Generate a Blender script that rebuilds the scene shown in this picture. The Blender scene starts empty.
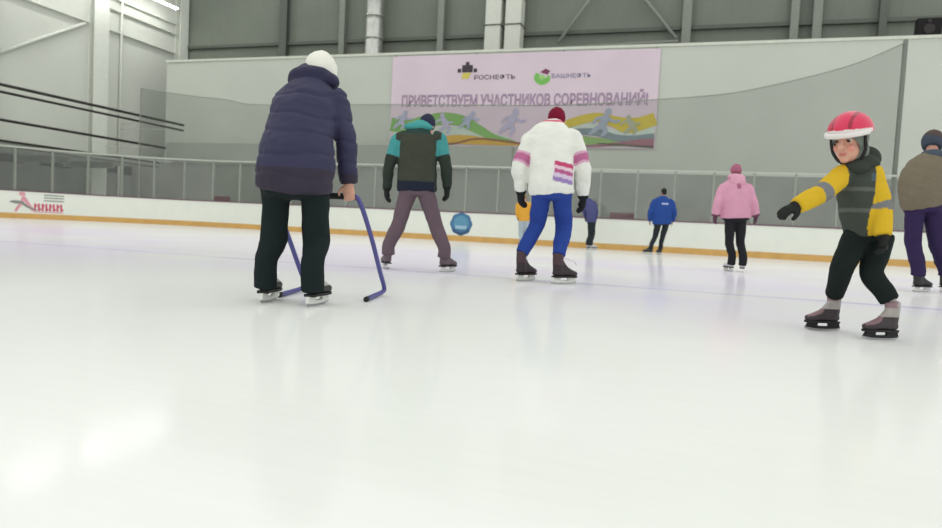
import bpy, bmesh, math, random
from mathutils import Vector, Matrix, noise
random.seed(4)
SC = bpy.context.scene
COL = SC.collection
V = Vector
R = math.radians
TH = R(17.5)

# ------------------------------------------------------------------ materials
MATS = {}
def lin(c):
    return tuple((x/255/12.92 if x/255 <= .04045 else ((x/255+.055)/1.055)**2.4) for x in c)
def mat(name, rgb, rough=.6, metal=0, spec=.4, var=.06, scale=6, bump=0, bscale=40, attr=False, emit=None):
    if name in MATS: return MATS[name]
    m = bpy.data.materials.new(name); m.use_nodes = True
    nt = m.node_tree; N = nt.nodes; L = nt.links
    b = N['Principled BSDF']
    b.inputs['Roughness'].default_value = rough
    b.inputs['Metallic'].default_value = metal
    b.inputs['Specular IOR Level'].default_value = spec
    tc = N.new('ShaderNodeTexCoord')
    nz = N.new('ShaderNodeTexNoise'); nz.inputs['Scale'].default_value = scale; nz.inputs['Detail'].default_value = 4
    L.new(tc.outputs['Object'], nz.inputs['Vector'])
    mr = N.new('ShaderNodeMapRange'); mr.inputs['To Min'].default_value = 1-var; mr.inputs['To Max'].default_value = 1+var
    mr.inputs['From Min'].default_value = .3; mr.inputs['From Max'].default_value = .7
    L.new(nz.outputs['Fac'], mr.inputs['Value'])
    mx = N.new('ShaderNodeMix'); mx.data_type = 'RGBA'; mx.blend_type = 'MULTIPLY'; mx.inputs['Factor'].default_value = 1
    if attr:
        a = N.new('ShaderNodeAttribute'); a.attribute_name = 'Col'; L.new(a.outputs['Color'], mx.inputs['A'])
    else:
        mx.inputs['A'].default_value = (*lin(rgb), 1)
    L.new(mr.outputs['Result'], mx.inputs['B'])
    L.new(mx.outputs['Result'], b.inputs['Base Color'])
    if bump:
        n2 = N.new('ShaderNodeTexNoise'); n2.inputs['Scale'].default_value = bscale; n2.inputs['Detail'].default_value = 3
        L.new(tc.outputs['Object'], n2.inputs['Vector'])
        bp = N.new('ShaderNodeBump'); bp.inputs['Strength'].default_value = bump; bp.inputs['Distance'].default_value = .01
        L.new(n2.outputs['Fac'], bp.inputs['Height']); L.new(bp.outputs['Normal'], b.inputs['Normal'])
    if emit:
        b.inputs['Emission Color'].default_value = (1, 1, .97, 1); b.inputs['Emission Strength'].default_value = emit
    MATS[name] = m
    return m

def sheer(name, rgb, fac, gloss=0.0):
    """a see-through sheet: netting or acrylic"""
    if name in MATS: return MATS[name]
    m = bpy.data.materials.new(name); m.use_nodes = True
    nt = m.node_tree; N = nt.nodes; L = nt.links
    N.remove(N['Principled BSDF']); out = N['Material Output']
    t = N.new('ShaderNodeBsdfTransparent'); d = N.new('ShaderNodeBsdfDiffuse'); d.inputs['Color'].default_value = (*lin(rgb), 1)
    mx = N.new('ShaderNodeMixShader')
    tc = N.new('ShaderNodeTexCoord'); nz = N.new('ShaderNodeTexNoise'); nz.inputs['Scale'].default_value = .7
    L.new(tc.outputs['Object'], nz.inputs['Vector'])
    mr = N.new('ShaderNodeMapRange'); mr.inputs['To Min'].default_value = fac*.85; mr.inputs['To Max'].default_value = fac*1.15
    L.new(nz.outputs['Fac'], mr.inputs['Value']); L.new(mr.outputs['Result'], mx.inputs['Fac'])
    L.new(t.outputs[0], mx.inputs[1]); L.new(d.outputs[0], mx.inputs[2])
    last = mx
    if gloss:
        g = N.new('ShaderNodeBsdfGlossy'); g.inputs['Roughness'].default_value = .08
        m2 = N.new('ShaderNodeMixShader'); m2.inputs['Fac'].default_value = gloss
        L.new(mx.outputs[0], m2.inputs[1]); L.new(g.outputs[0], m2.inputs[2]); last = m2
    L.new(last.outputs[0], out.inputs['Surface'])
    MATS[name] = m
    return m

def ice_material():
    m = bpy.data.materials.new('rink_ice'); m.use_nodes = True
    nt = m.node_tree; N = nt.nodes; L = nt.links
    N.remove(N['Principled BSDF']); out = N['Material Output']
    tc = N.new('ShaderNodeTexCoord')
    sep = N.new('ShaderNodeSeparateXYZ'); L.new(tc.outputs['Object'], sep.inputs[0])
    # cloudy, scraped ice
    nz = N.new('ShaderNodeTexNoise'); nz.inputs['Scale'].default_value = .55; nz.inputs['Detail'].default_value = 6
    L.new(tc.outputs['Object'], nz.inputs['Vector'])
    cr = N.new('ShaderNodeValToRGB')
    cr.color_ramp.elements[0].position = .3; cr.color_ramp.elements[0].color = (.785, .805, .765, 1)
    cr.color_ramp.elements[1].position = .7; cr.color_ramp.elements[1].color = (.83, .85, .81, 1)
    L.new(nz.outputs['Fac'], cr.inputs['Fac'])
    # fine skate scratches
    mp = N.new('ShaderNodeMapping'); mp.inputs['Rotation'].default_value = (0, 0, .5); mp.inputs['Scale'].default_value = (1.2, 14, 1)
    L.new(tc.outputs['Object'], mp.inputs['Vector'])
    n2 = N.new('ShaderNodeTexNoise'); n2.inputs['Scale'].default_value = 2.2; n2.inputs['Detail'].default_value = 5
    L.new(mp.outputs['Vector'], n2.inputs['Vector'])
    ms = N.new('ShaderNodeMapRange'); ms.inputs['From Min'].default_value = .35; ms.inputs['From Max'].default_value = .7
    ms.inputs['To Min'].default_value = .988; ms.inputs['To Max'].default_value = 1.01
    L.new(n2.outputs['Fac'], ms.inputs['Value'])
    mul = N.new('ShaderNodeMix'); mul.data_type = 'RGBA'; mul.blend_type = 'MULTIPLY'; mul.inputs['Factor'].default_value = 1
    L.new(cr.outputs['Color'], mul.inputs['A']); L.new(ms.outputs['Result'], mul.inputs['B'])
    # the lilac marking line frozen into the ice
    def band(y0, w, soft):
        s = N.new('ShaderNodeMath'); s.operation = 'SUBTRACT'; s.inputs[1].default_value = y0; L.new(sep.outputs['Y'], s.inputs[0])
        a = N.new('ShaderNodeMath'); a.operation = 'ABSOLUTE'; L.new(s.outputs[0], a.inputs[0])
        r = N.new('ShaderNodeMapRange'); r.inputs['From Min'].default_value = w; r.inputs['From Max'].default_value = w+soft
        r.inputs['To Min'].default_value = 1; r.inputs['To Max'].default_value = 0
        L.new(a.outputs[0], r.inputs['Value']); return r.outputs['Result']
    worn = N.new('ShaderNodeTexNoise'); worn.inputs['Scale'].default_value = .6; worn.inputs['Detail'].default_value = 3
    L.new(tc.outputs['Object'], worn.inputs['Vector'])
    wr = N.new('ShaderNodeMapRange'); wr.inputs['From Min'].default_value = .35; wr.inputs['From Max'].default_value = .6
    wr.inputs['To Min'].default_value = .25; wr.inputs['To Max'].default_value = .75
    L.new(worn.outputs['Fac'], wr.inputs['Value'])
    mm = N.new('ShaderNodeMath'); mm.operation = 'MULTIPLY'; L.new(band(7.0, .05, .09), mm.inputs[0]); L.new(wr.outputs['Result'], mm.inputs[1])
    c1 = N.new('ShaderNodeMix'); c1.data_type = 'RGBA'; c1.inputs['B'].default_value = (*lin((178, 172, 214)), 1)
    L.new(mm.outputs[0], c1.inputs['Factor']); L.new(mul.outputs['Result'], c1.inputs['A'])
    # lilac patches mid-sheet: smeared colour of reflections painted into the ice
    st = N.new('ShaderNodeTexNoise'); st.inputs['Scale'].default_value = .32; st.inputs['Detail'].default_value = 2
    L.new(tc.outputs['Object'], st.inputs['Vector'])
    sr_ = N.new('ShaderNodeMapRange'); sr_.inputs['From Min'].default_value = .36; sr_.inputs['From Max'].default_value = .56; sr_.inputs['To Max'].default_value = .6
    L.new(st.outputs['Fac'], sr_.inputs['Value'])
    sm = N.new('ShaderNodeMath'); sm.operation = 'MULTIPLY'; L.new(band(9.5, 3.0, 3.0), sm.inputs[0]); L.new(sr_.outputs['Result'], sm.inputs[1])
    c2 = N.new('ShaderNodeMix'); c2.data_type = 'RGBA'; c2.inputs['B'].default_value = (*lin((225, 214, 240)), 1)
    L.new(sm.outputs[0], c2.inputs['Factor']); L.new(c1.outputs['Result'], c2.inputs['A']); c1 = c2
    bp = N.new('ShaderNodeBump'); bp.inputs['Strength'].default_value = .025; bp.inputs['Distance'].default_value = .02
    L.new(n2.outputs['Fac'], bp.inputs['Height'])
    df = N.new('ShaderNodeBsdfDiffuse'); L.new(c1.outputs['Result'], df.inputs['Color'])
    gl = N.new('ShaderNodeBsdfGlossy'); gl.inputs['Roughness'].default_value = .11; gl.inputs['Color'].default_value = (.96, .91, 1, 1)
    L.new(bp.outputs['Normal'], gl.inputs['Normal'])
    fr = N.new('ShaderNodeFresnel'); fr.inputs['IOR'].default_value = 1.2
    fm = N.new('ShaderNodeMapRange'); fm.inputs['From Max'].default_value = .7; fm.inputs['To Min'].default_value = .02; fm.inputs['To Max'].default_value = .42
    L.new(fr.outputs[0], fm.inputs['Value'])
    mx = N.new('ShaderNodeMixShader'); L.new(fm.outputs['Result'], mx.inputs['Fac'])
    L.new(df.outputs[0], mx.inputs[1]); L.new(gl.outputs[0], mx.inputs[2]); L.new(mx.outputs[0], out.inputs['Surface'])
    return m

# ------------------------------------------------------------------ mesh helpers
def link(name, me, m, parent=None):
    o = bpy.data.objects.new(name, me); COL.objects.link(o)
    if m:
        if isinstance(m, (list, tuple)):
            for k in m: me.materials.append(k)
        else: me.materials.append(m)
    if parent: o.parent = parent
    return o
def obj(name, bm, m, parent=None, smooth=False):
    me = bpy.data.meshes.new(name)
    bmesh.ops.recalc_face_normals(bm, faces=bm.faces)
    bm.to_mesh(me); bm.free()
    if smooth:
        for p in me.polygons: p.use_smooth = True
    return link(name, me, m, parent)
def tag(o, label, cat, group=None):
    o['label'] = label; o['category'] = cat
    if group: o['group'] = group
    return o
def structure(o): o['kind'] = 'structure'; return o
def thing(name, label, cat, loc=(0, 0, 0), rz=0, group=None):
    o = bpy.data.objects.new(name, None); COL.objects.link(o); o.location = loc; o.rotation_euler = (0, 0, rz)
    o.empty_display_size = .2
    return tag(o, label, cat, group)
def copy_tree(o, parent=None):
    c = o.copy(); COL.objects.link(c)
    if parent: c.parent = parent
    for ch in list(o.children): copy_tree(ch, c)
    return c
def box(bm, lo, hi):
    v = [bm.verts.new((x, y, z)) for z in (lo[2], hi[2]) for y in (lo[1], hi[1]) for x in (lo[0], hi[0])]
    for f in ((0, 2, 3, 1), (4, 5, 7, 6), (0, 1, 5, 4), (2, 6, 7, 3), (0, 4, 6, 2), (1, 3, 7, 5)): bm.faces.new([v[i] for i in f])
def bbox(lo, hi, bev=0):
    bm = bmesh.new(); box(bm, lo, hi)
    if bev: bmesh.ops.bevel(bm, geom=list(bm.edges), offset=bev, segments=2, affect='EDGES')
    return bm
def catmull(P, sub):
    if len(P) < 3 or sub < 2:
        return [tuple(p) for p in P] if sub < 2 else [tuple(P[0][k]+(P[1][k]-P[0][k])*i/sub for k in range(len(P[0]))) for i in range(sub+1)]
    out = []
    n = len(P)
    for i in range(n-1):
        a, b, c, d = P[max(i-1, 0)], P[i], P[i+1], P[min(i+2, n-1)]
        for j in range(sub):
            t = j/sub
            out.append(tuple(.5*(2*b[k]+(c[k]-a[k])*t+(2*a[k]-5*b[k]+4*c[k]-d[k])*t*t+(3*b[k]-a[k]-3*c[k]+d[k])*t**3) for k in range(len(b))))
    out.append(tuple(P[-1]))
    return out
def tube(bm, pts, lateral=(1, 0, 0), n=14, sub=4, cap=.6):
    """pts: (x, y, z, ra, rb): ring half-width along lateral and across it; rounded ends"""
    P = catmull([tuple(p) if len(p) == 5 else (*p, p[3]) for p in pts], sub)
    lat = V(lateral)
    C = [V(p[:3]) for p in P]
    rings = []
    def ring(c, T, ra, rb):
        A = lat - T*lat.dot(T)
        if A.length < 1e-3: A = V((0, 1, 0)) - T*T.y
        if A.length < 1e-3: A = V((0, 0, 1)) - T*T.z
        A.normalize(); B = T.cross(A)
        rings.append([bm.verts.new(c + A*ra*math.cos(2*math.pi*k/n) + B*rb*math.sin(2*math.pi*k/n)) for k in range(n)])
    m = len(P)
    Ts = []
    for i in range(m):
        T = (C[min(i+1, m-1)] - C[max(i-1, 0)])
        Ts.append(T.normalized() if T.length > 1e-9 else V((0, 0, 1)))
    e = min(P[0][3], P[0][4])*cap
    if cap:
        for a in (80, 55, 28): ring(C[0]-Ts[0]*e*math.sin(R(a)), Ts[0], P[0][3]*math.cos(R(a)), P[0][4]*math.cos(R(a)))
    for i in range(m): ring(C[i], Ts[i], max(P[i][3], .001), max(P[i][4], .001))
    e = min(P[-1][3], P[-1][4])*cap
    if cap:
        for a in (28, 55, 80): ring(C[-1]+Ts[-1]*e*math.sin(R(a)), Ts[-1], P[-1][3]*math.cos(R(a)), P[-1][4]*math.cos(R(a)))
    for a, b in zip(rings, rings[1:]):
        for k in range(n): bm.faces.new((a[k], a[(k+1) % n], b[(k+1) % n], b[k]))
    bm.faces.new(list(reversed(rings[0]))); bm.faces.new(rings[-1])
def ell(bm, c, r, rot=None, seg=16):
    M = Matrix.Translation(V(c)) @ (rot.to_4x4() if rot else Matrix.Identity(4)) @ Matrix.Diagonal((*r, 1))
    bmesh.ops.create_uvsphere(bm, u_segments=seg, v_segments=seg//2+2, radius=1, matrix=M)
def paint(me, fn):
    a = me.color_attributes.new('Col', 'FLOAT_COLOR', 'POINT')
    for i, v in enumerate(me.vertices): a.data[i].color = (*lin(fn(v.co, v.normal)), 1)
def melt(name, bm, m, parent, voxel, smooth=3, fold=0, ffreq=(5, 5, 9), color=None, extra=None):
    """fuse overlapping shells into one continuous skin"""
    bmesh.ops.recalc_face_normals(bm, faces=bm.faces)
    me = bpy.data.meshes.new(name); bm.to_mesh(me); bm.free()
    t = bpy.data.objects.new('work', me); COL.objects.link(t)
    r = t.modifiers.new('r', 'REMESH'); r.mode = 'VOXEL'; r.voxel_size = voxel; r.use_smooth_shade = True
    s = t.modifiers.new('s', 'SMOOTH'); s.factor = .5; s.iterations = smooth
    bpy.context.view_layer.update()
    dg = bpy.context.evaluated_depsgraph_get()
    out = bpy.data.meshes.new_from_object(t.evaluated_get(dg)); out.name = name
    bpy.data.objects.remove(t); bpy.data.meshes.remove(me)
    if fold or extra:
        nn = [v.normal.copy() for v in out.vertices]
        for v, q in zip(out.vertices, nn):
            d = 0
            if fold:
                p = V((v.co.x*ffreq[0], v.co.y*ffreq[1], v.co.z*ffreq[2]))
                d += fold*noise.noise(p) + fold*.5*noise.noise(p*2.3+V((3, 1, 7)))
            if extra: d += extra(v.co)
            v.co += q*d
    for p in out.polygons: p.use_smooth = True
    out.update()
    if color: paint(out, color)
    out.materials.clear()
    return link(name, out, m, parent)
def stroke(bm, pts, y, t=.004):
    """a flat printed ribbon on an upright sheet; pts (x, z, half width)"""
    P = catmull(pts, 6)
    a = []; b = []
    for i, p in enumerate(P):
        q0, q1 = P[max(i-1, 0)], P[min(i+1, len(P)-1)]
        dx, dz = q1[0]-q0[0], q1[1]-q0[1]; l = math.hypot(dx, dz) or 1
        nx, nz = -dz/l, dx/l
        a.append((p[0]+nx*p[2], p[1]+nz*p[2])); b.append((p[0]-nx*p[2], p[1]-nz*p[2]))
    poly(bm, a + b[::-1], y, t, quads=len(a))
def poly(bm, pts, y, t=.004, quads=0):
    f = [bm.verts.new((x, y-t, z)) for x, z in pts]; k = [bm.verts.new((x, y, z)) for x, z in pts]
    n = len(pts)
    if quads:
        for i in range(quads-1):
            j = n-1-i
            bm.faces.new((f[i], f[i+1], f[j-1], f[j])); bm.faces.new((k[i+1], k[i], k[j], k[j-1]))
    else:
        bm.faces.new(f); bm.faces.new(k[::-1])
    for i in range(n): bm.faces.new((f[i], k[i], k[(i+1) % n], f[(i+1) % n]))
def disc(bm, x, z, rx, rz, y, t=.004, n=20):
    poly(bm, [(x+rx*math.cos(2*math.pi*i/n), z+rz*math.sin(2*math.pi*i/n)) for i in range(n)], y, t)
def lettering(name, body, x0, x1, z0, z1, y, m, parent, offset=0, t=.004, pad=0, warp=None):
    cu = bpy.data.curves.new(name, 'FONT'); cu.body = body; cu.size = 1; cu.extrude = .01; cu.offset = offset
    cu.resolution_u = 3
    o = bpy.data.objects.new('work', cu); COL.objects.link(o)
    bpy.context.view_layer.update()
    me = bpy.data.meshes.new_from_object(o.evaluated_get(bpy.context.evaluated_depsgraph_get()))
    bpy.data.objects.remove(o); bpy.data.curves.remove(cu)
    xs = [v.co.x for v in me.vertices]; ys = [v.co.y for v in me.vertices]
    ax, bx, ay, by = min(xs), max(xs), min(ys), max(ys)
    for v in me.vertices:
        px = x0-pad + (v.co.x-ax)/(bx-ax)*(x1-x0+2*pad); pz = z0-pad + (v.co.y-ay)/(by-ay)*(z1-z0+2*pad)
        v.co = V((px, y - (t if v.co.z > 0 else 0), pz))
    if warp:
        for v in me.vertices: v.co = warp(v.co)
    me.materials.clear(); me.name = name
    return link(name, me, m, parent)

# ------------------------------------------------------------------ the hall
PART_Y, GABLE_Y, LEFT_X = 31.0, 35.0, -30.5
M_pale = mat('pale_wall', (193, 197, 188), .8, var=.03, scale=.35)
M_left = mat('pale_panel', (208, 211, 203), .8, var=.04, scale=.3)
M_dado = mat('grey_wall', (130, 134, 127), .85, var=.12, scale=.8)
M_band = mat('grey_panel', (166, 170, 162), .8, var=.03, scale=.5)
M_gable = mat('gable_sheet', (122, 128, 118), .8, var=.06, scale=.5)
M_steel = mat('painted_steel', (222, 225, 217), .6, var=.03)
M_dsteel = mat('grey_steel', (136, 141, 132), .6, var=.05)
M_girt = mat('dark_steel', (94, 100, 92), .6, var=.05)
M_black = mat('black_rail', (38, 34, 32), .5, var=.1)
M_white = mat('board_white', (224, 227, 219), .45, var=.02, scale=2)
M_yell = mat('kick_yellow', (202, 160, 92), .5, var=.08, scale=3)
M_cap = mat('cap_plum', (112, 84, 98), .5, var=.1)
M_glassrail = mat('glass_rail', (176, 181, 171), .5)
M_post = mat('glass_post', (142, 147, 138), .5)

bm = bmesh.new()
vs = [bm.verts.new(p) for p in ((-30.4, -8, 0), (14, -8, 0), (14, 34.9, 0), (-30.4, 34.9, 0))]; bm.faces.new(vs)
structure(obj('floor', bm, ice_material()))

def corrugated(x0, x1, y, z0, z1, pitch, depth):
    b = bmesh.new(); x = x0; row = []
    while x < x1:
        for dx, dy in ((0, 0), (pitch*.4, 0), (pitch*.5, depth), (pitch*.9, depth)):
            row.append((min(x+dx, x1), y+dy))
        x += pitch
    row.append((x1, y))
    lo = [b.verts.new((p[0], p[1], z0)) for p in row]; hi = [b.verts.new((p[0], p[1], z1)) for p in row]
    for i in range(len(row)-1): b.faces.new((lo[i], lo[i+1], hi[i+1], hi[i]))
    return b
structure(obj('wall_far', corrugated(LEFT_X, 16, GABLE_Y, 0, 15, .8, .012), M_gable))
structure(obj('wall_left', bbox((LEFT_X-.25, -8, 0), (LEFT_X, GABLE_Y+.3, 15)), M_left))
structure(obj('wall_back', bbox((-28.2, PART_Y, 3.30), (14, PART_Y+.25, 8.9)), M_pale))
structure(obj('baseboard_back', bbox((LEFT_X, PART_Y-.02, 0), (14, PART_Y+.2, 3.30)), M_dado))
structure(obj('trim_1', bbox((-27.8, PART_Y-.35, 3.42), (-7.95, PART_Y-.02, 4.38)), M_band))
structure(obj('trim_2', bbox((-28.2, PART_Y-.06, 8.86), (14, PART_Y+.3, 8.98)), mat('wall_cap', (206, 209, 198), .6)))

def steel_column(x, y, z0, z1, w, d, m):          # an H-section column
    b = bmesh.new()
    box(b, (x-w/2, y-d/2, z0), (x+w/2, y-d/2+.03, z1)); box(b, (x-w/2, y+d/2-.03, z0), (x+w/2, y+d/2, z1)); box(b, (x-.015, y-d/2+.03, z0), (x+.015, y+d/2-.03, z1))
    return structure(obj('steel_column', b, m))
def column_x(y, w, z0=0, z1=14.9, d=.35, m=M_steel):
    b = bmesh.new(); x0 = LEFT_X
    box(b, (x0, y-.02, z0), (x0+d, y+.02, z1)); box(b, (x0+d, y-w/2, z0), (x0+d+.04, y+w/2, z1)); box(b, (x0+.001, y-w/2, z0), (x0+.04, y+w/2, z1))
    return structure(obj('steel_column', b, m))
column_x(28.4, .95); column_x(34.5, .7); column_x(22.3, .95); column_x(16.2, .95)
b = bmesh.new(); tube(b, [(LEFT_X+.12, 29.95, .03, .07), (LEFT_X+.12, 29.95, 14, .07)], sub=1, n=10, cap=.2)
tag(obj('downpipe', b, M_left, smooth=True), 'slim pale downpipe on the side wall beside the white column', 'pipe')
for y0, y1, z, h in ((28.9, 34.1, 10.2, .07), (28.9, 34.1, 11.35, .22), (28.9, 34.1, 11.95, .16), (23, 27.9, 10.2, .05)):
    structure(obj('steel_girt', bbox((LEFT_X, y0, z), (LEFT_X+.16, y1, z+h)), M_left))
for (ya, za), (yb, zb) in (((24.2, 10.3), (27.8, 14.6)), ((23.0, 7.4), (27.6, 10.1))):
    b = bmesh.new(); tube(b, [(LEFT_X+.1, ya, za, .09), (LEFT_X+.1, yb, zb, .09)], sub=1, n=8, cap=.2)
    structure(obj('steel_brace', b, M_left, smooth=True))
for y0, y1, z0, z1 in ((28.75, 29.95, 2.55, 3.1), (30.25, 30.95, 2.5, 3.05), (22.9, 24.3, 2.5, 3.1), (25.2, 26.9, 2.5, 3.1)):
    structure(obj('window_%d' % (1+len([o for o in bpy.data.objects if o.name.startswith('window_')])), bbox((LEFT_X, y0, z0), (LEFT_X+.05, y1, z1)), mat('dark_opening', (58, 62, 58), .4)))
structure(obj('baseboard_left', bbox((LEFT_X, -8, 0), (LEFT_X+.02, PART_Y-.02, 3.0)), M_dado))

# gable framing, ducts and braces high behind the pale partition
for x, w, m in ((-19.33, .35, M_dsteel), (-13.32, .35, M_dsteel), (-.55, .42, M_dsteel), (4.24, .35, M_dsteel), (5.2, .38, M_dsteel), (7.86, .3, M_girt), (-23.2, .5, M_girt)):
    steel_column(x, GABLE_Y-.25, 0, 14.9, w, .3, m)
for x0, x1 in ((-30.4, -19.55), (-19.1, -13.55), (-13.1, -.8), (-.3, 4.05), (4.45, 5.0), (5.4, 13.5)):
    structure(obj('steel_girt', bbox((x0, GABLE_Y-.22, 10.68), (x1, GABLE_Y-.02, 10.86)), M_girt))
for a, c in (((-6.8, 10.2), (-4.5, 13.4)), ((-3.6, 13.4), (-1.0, 10.2)), ((-6.9, 9.9), (-.9, 10.05))):
    b = bmesh.new(); tube(b, [(a[0], GABLE_Y-.45, a[1], .09), (c[0], GABLE_Y-.45, c[1], .09)], lateral=(0, 1, 0), sub=1, n=8, cap=.2)
    structure(obj('steel_brace', b, M_dsteel, smooth=True))
M_foil = mat('duct_foil', (196, 198, 192), .28, metal=.75, var=.15, scale=5, bump=.6, bscale=5)
M_duct = mat('duct_white', (212, 215, 205), .5, var=.03)
t = thing('ventilation_duct', 'round foil-wrapped vertical duct on the dark gable above the partition', 'duct', (-17.05, GABLE_Y-.85, 0))
b = bmesh.new(); tube(b, [(0, 0, .05, .5), (0, 0, 14.5, .5)], sub=1, n=24, cap=.02); obj('pipe', b, M_foil, t, True)
for z in (9.4, 10.6, 11.8, 13.0):
    b = bmesh.new(); tube(b, [(0, 0, z, .54), (0, 0, z+.1, .54)], sub=1, n=24, cap=.02); obj('joint_ring', b, M_foil, t, True)
for x, lab in ((-10.15, 'square white vertical duct nearest the round foil duct, on the dark gable'), (-9.08, 'square white vertical duct farther from the round foil duct, on the dark gable')):
    t = thing('air_shaft', lab, 'duct', (x, GABLE_Y-.75, 0))
    obj('shaft', bbox((-.42, -.4, .02), (.42, .4, 14.6), .03), M_duct, t)
    for z in (9.5, 11.0, 12.4): obj('joint_flange', bbox((-.46, -.44, z), (.46, .44, z+.06)), M_girt, t)

# loudspeaker on top of the partition
t = thing('loudspeaker', 'black box loudspeaker standing on top of the pale partition near its end', 'loudspeaker', (8.66, PART_Y+.1, 8.98))
obj('cabinet', bbox((-.42, -.12, .02), (.45, .22, .68), .03), mat('speaker_black', (13, 14, 13), .8), t)
b = bmesh.new(); tube(b, [(0, -.155, .25, .2), (0, -.12, .25, .2)], sub=1, n=20, cap=.05); obj('speaker_cone', b, M_black, t, True)
b = bmesh.new(); tube(b, [(0, -.15, .55, .08), (0, -.12, .55, .08)], sub=1, n=16, cap=.05); obj('tweeter', b, M_black, t, True)
obj('bracket', bbox((-.3, -.08, 0), (.3, .15, .03)), M_girt, t)

# strip lights high along the side wall
first = None
for k, y in enumerate((31.4, 28.2, 24.3, 20.4, 16.5, 12.6)):
    if first is None:
        t = thing('strip_light', 'long lit strip light high on the pale side wall at the hall corner', 'lamp', (-29.3, y, 12.45))
        obj('housing', bbox((-.16, -1.6, .05), (.16, 1.6, .16), .02), M_steel, t)
        obj('diffuser', bbox((-.07, -1.5, .0), (.07, 1.5, .05), .02), mat('lamp_glow', (255, 255, 250), emit=32), t)
        b = bmesh.new()
        for yy in (-1.2,): tube(b, [(0, yy, .16, .015), (0, yy, 2.4, .015)], sub=1, n=6, cap=.2)
        obj('hanger', b, M_dsteel, t)
        b = bmesh.new(); tube(b, [(0, 1.2, .16, .015), (0, 1.2, 2.4, .015)], sub=1, n=6, cap=.2); obj('hanger', b, M_dsteel, t)
        first = t
    else:
        c = copy_tree(first); c.location.y = y
        c['label'] = 'strip light high along the side wall, %s from the hall corner' % ('second', 'third', 'fourth', 'fifth', 'sixth')[k-1]
    (first if k == 0 else c)['group'] = 'strip lights along the side wall'

# handrails of the side gallery
t = thing('gallery', 'pale narrow gallery slab along the side wall behind the glass', 'gallery', (0, 0, 0))
obj('slab', bbox((-30.06, 2, 2.84), (-26.5, 28.7, 3.12)), mat('gallery_grey', (150, 155, 146), .7), t)
obj('edge_strip', bbox((-26.5, 2, 3.02), (-26.44, 28.7, 3.10)), M_black, t)
obj('lower_edge_strip', bbox((-26.5, 2, 2.82), (-26.44, 28.6, 2.87)), M_black, t)
for y in (6, 12, 18, 24, 26.5): obj('bracket', bbox((-30.4, y-.06, 2.55), (-27.2, y+.06, 2.84)), M_dsteel, t)
for z, y1, lab, g in ((5.29, 30.4, 'topmost long black handrail above the side gallery', .065), (5.0, 30.4, 'long black handrail just under the topmost one above the side gallery', .055), (3.89, 29.1, 'single lower long black handrail above the gallery slab', .06)):
    t = thing('handrail', lab, 'handrail', (-26.45, 0, z), 0)
    b = bmesh.new(); tube(b, [(0, 2, 0, g), (0, y1, 0, g)], sub=1, n=10, cap=.3); obj('bar', b, M_black, t, True)
    for y in (8.0, 18.0, y1-.35):
        b = bmesh.new(); tube(b, [(-4.05, y, .02, .02), (0, y, 0, .02)], lateral=(0, 0, 1), sub=1, n=6, cap=.1); obj('arm', b, M_left, t, True)

# ------------------------------------------------------------------ the rink fence
CXr, CYr, RR, YB, XR = -17.0, 14.5, 8.5, 23.0, 11.0
LS, LA = XR-CXr, RR*math.pi/2
def fence_pt(t, off=0):
    if t <= LS: return V((XR-t, YB+off, 0))
    if t <= LS+LA:
        a = (t-LS)/RR + math.pi/2
        return V((CXr+(RR+off)*math.cos(a), CYr+(RR+off)*math.sin(a), 0))
    return V((CXr-RR-off, CYr-(t-LS-LA), 0))
def sweep(t0, t1, z0, z1, o0, o1, step=.35, ztop=None):
    ts = [t0]
    while ts[-1] < t1-1e-6:
        ts.append(min(ts[-1]+step, t1))
    b = bmesh.new(); rows = []
    for t in ts:
        p, q = fence_pt(t, o0), fence_pt(t, o1); zt = ztop(t) if ztop else z1
        rows.append([b.verts.new((p.x, p.y, z0)), b.verts.new((p.x, p.y, zt)), b.verts.new((q.x, q.y, zt)), b.verts.new((q.x, q.y, z0))])
    for a, c in zip(rows, rows[1:]):
        for k in range(4): b.faces.new((a[k], c[k], c[(k+1) % 4], a[(k+1) % 4]))
    b.faces.new(rows[0]); b.faces.new(rows[-1][::-1])
    return b
TEND = LS+LA+14
boards = thing('rink_boards', 'white rink boards with a yellow kick strip curving round the ice', 'rink boards', (0, 0, 0))
obj('board_panel', sweep(0, TEND, .19, 1.03, 0, .1), M_white, boards)
obj('kick_plate', sweep(0, TEND, 0, .2, -.012, .1), M_yell, boards)
obj('cap_rail', sweep(0, TEND, 1.03, 1.075, -.02, .13), M_cap, boards)
# round blue emblem on the boards
def star(x, z, r, lobes, amp, n=64):
    return [(x+r*(1+amp*math.cos(lobes*2*math.pi*i/n))*math.sin(2*math.pi*i/n), z+r*(1+amp*math.cos(lobes*2*math.pi*i/n))*math.cos(2*math.pi*i/n)) for i in range(n)]
b = bmesh.new(); poly(b, star(-7.7, .62, .41, 8, .035), 22.998, .006)
e = obj('round_emblem', b, mat('emblem_blue', (66, 112, 152), .5), boards)
b = bmesh.new(); disc(b, -7.7, .66, .29, .26, 22.991, .004); obj('emblem_field', b, mat('emblem_teal', (88, 142, 172), .5), e)
b = bmesh.new(); poly(b, [(-7.9, .44), (-7.5, .44), (-7.47, .56), (-7.93, .56)], 22.986, .004); obj('emblem_band', b, mat('emblem_pale', (150, 182, 204), .5), e)
b = bmesh.new(); stroke(b, [(-8.0, .42, .03), (-7.85, .31, .035), (-7.7, .27, .04), (-7.55, .31, .035), (-7.4, .42, .03)], 22.986, .004); obj('emblem_scroll', b, mat('emblem_navy', (44, 76, 112), .5), e)
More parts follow.
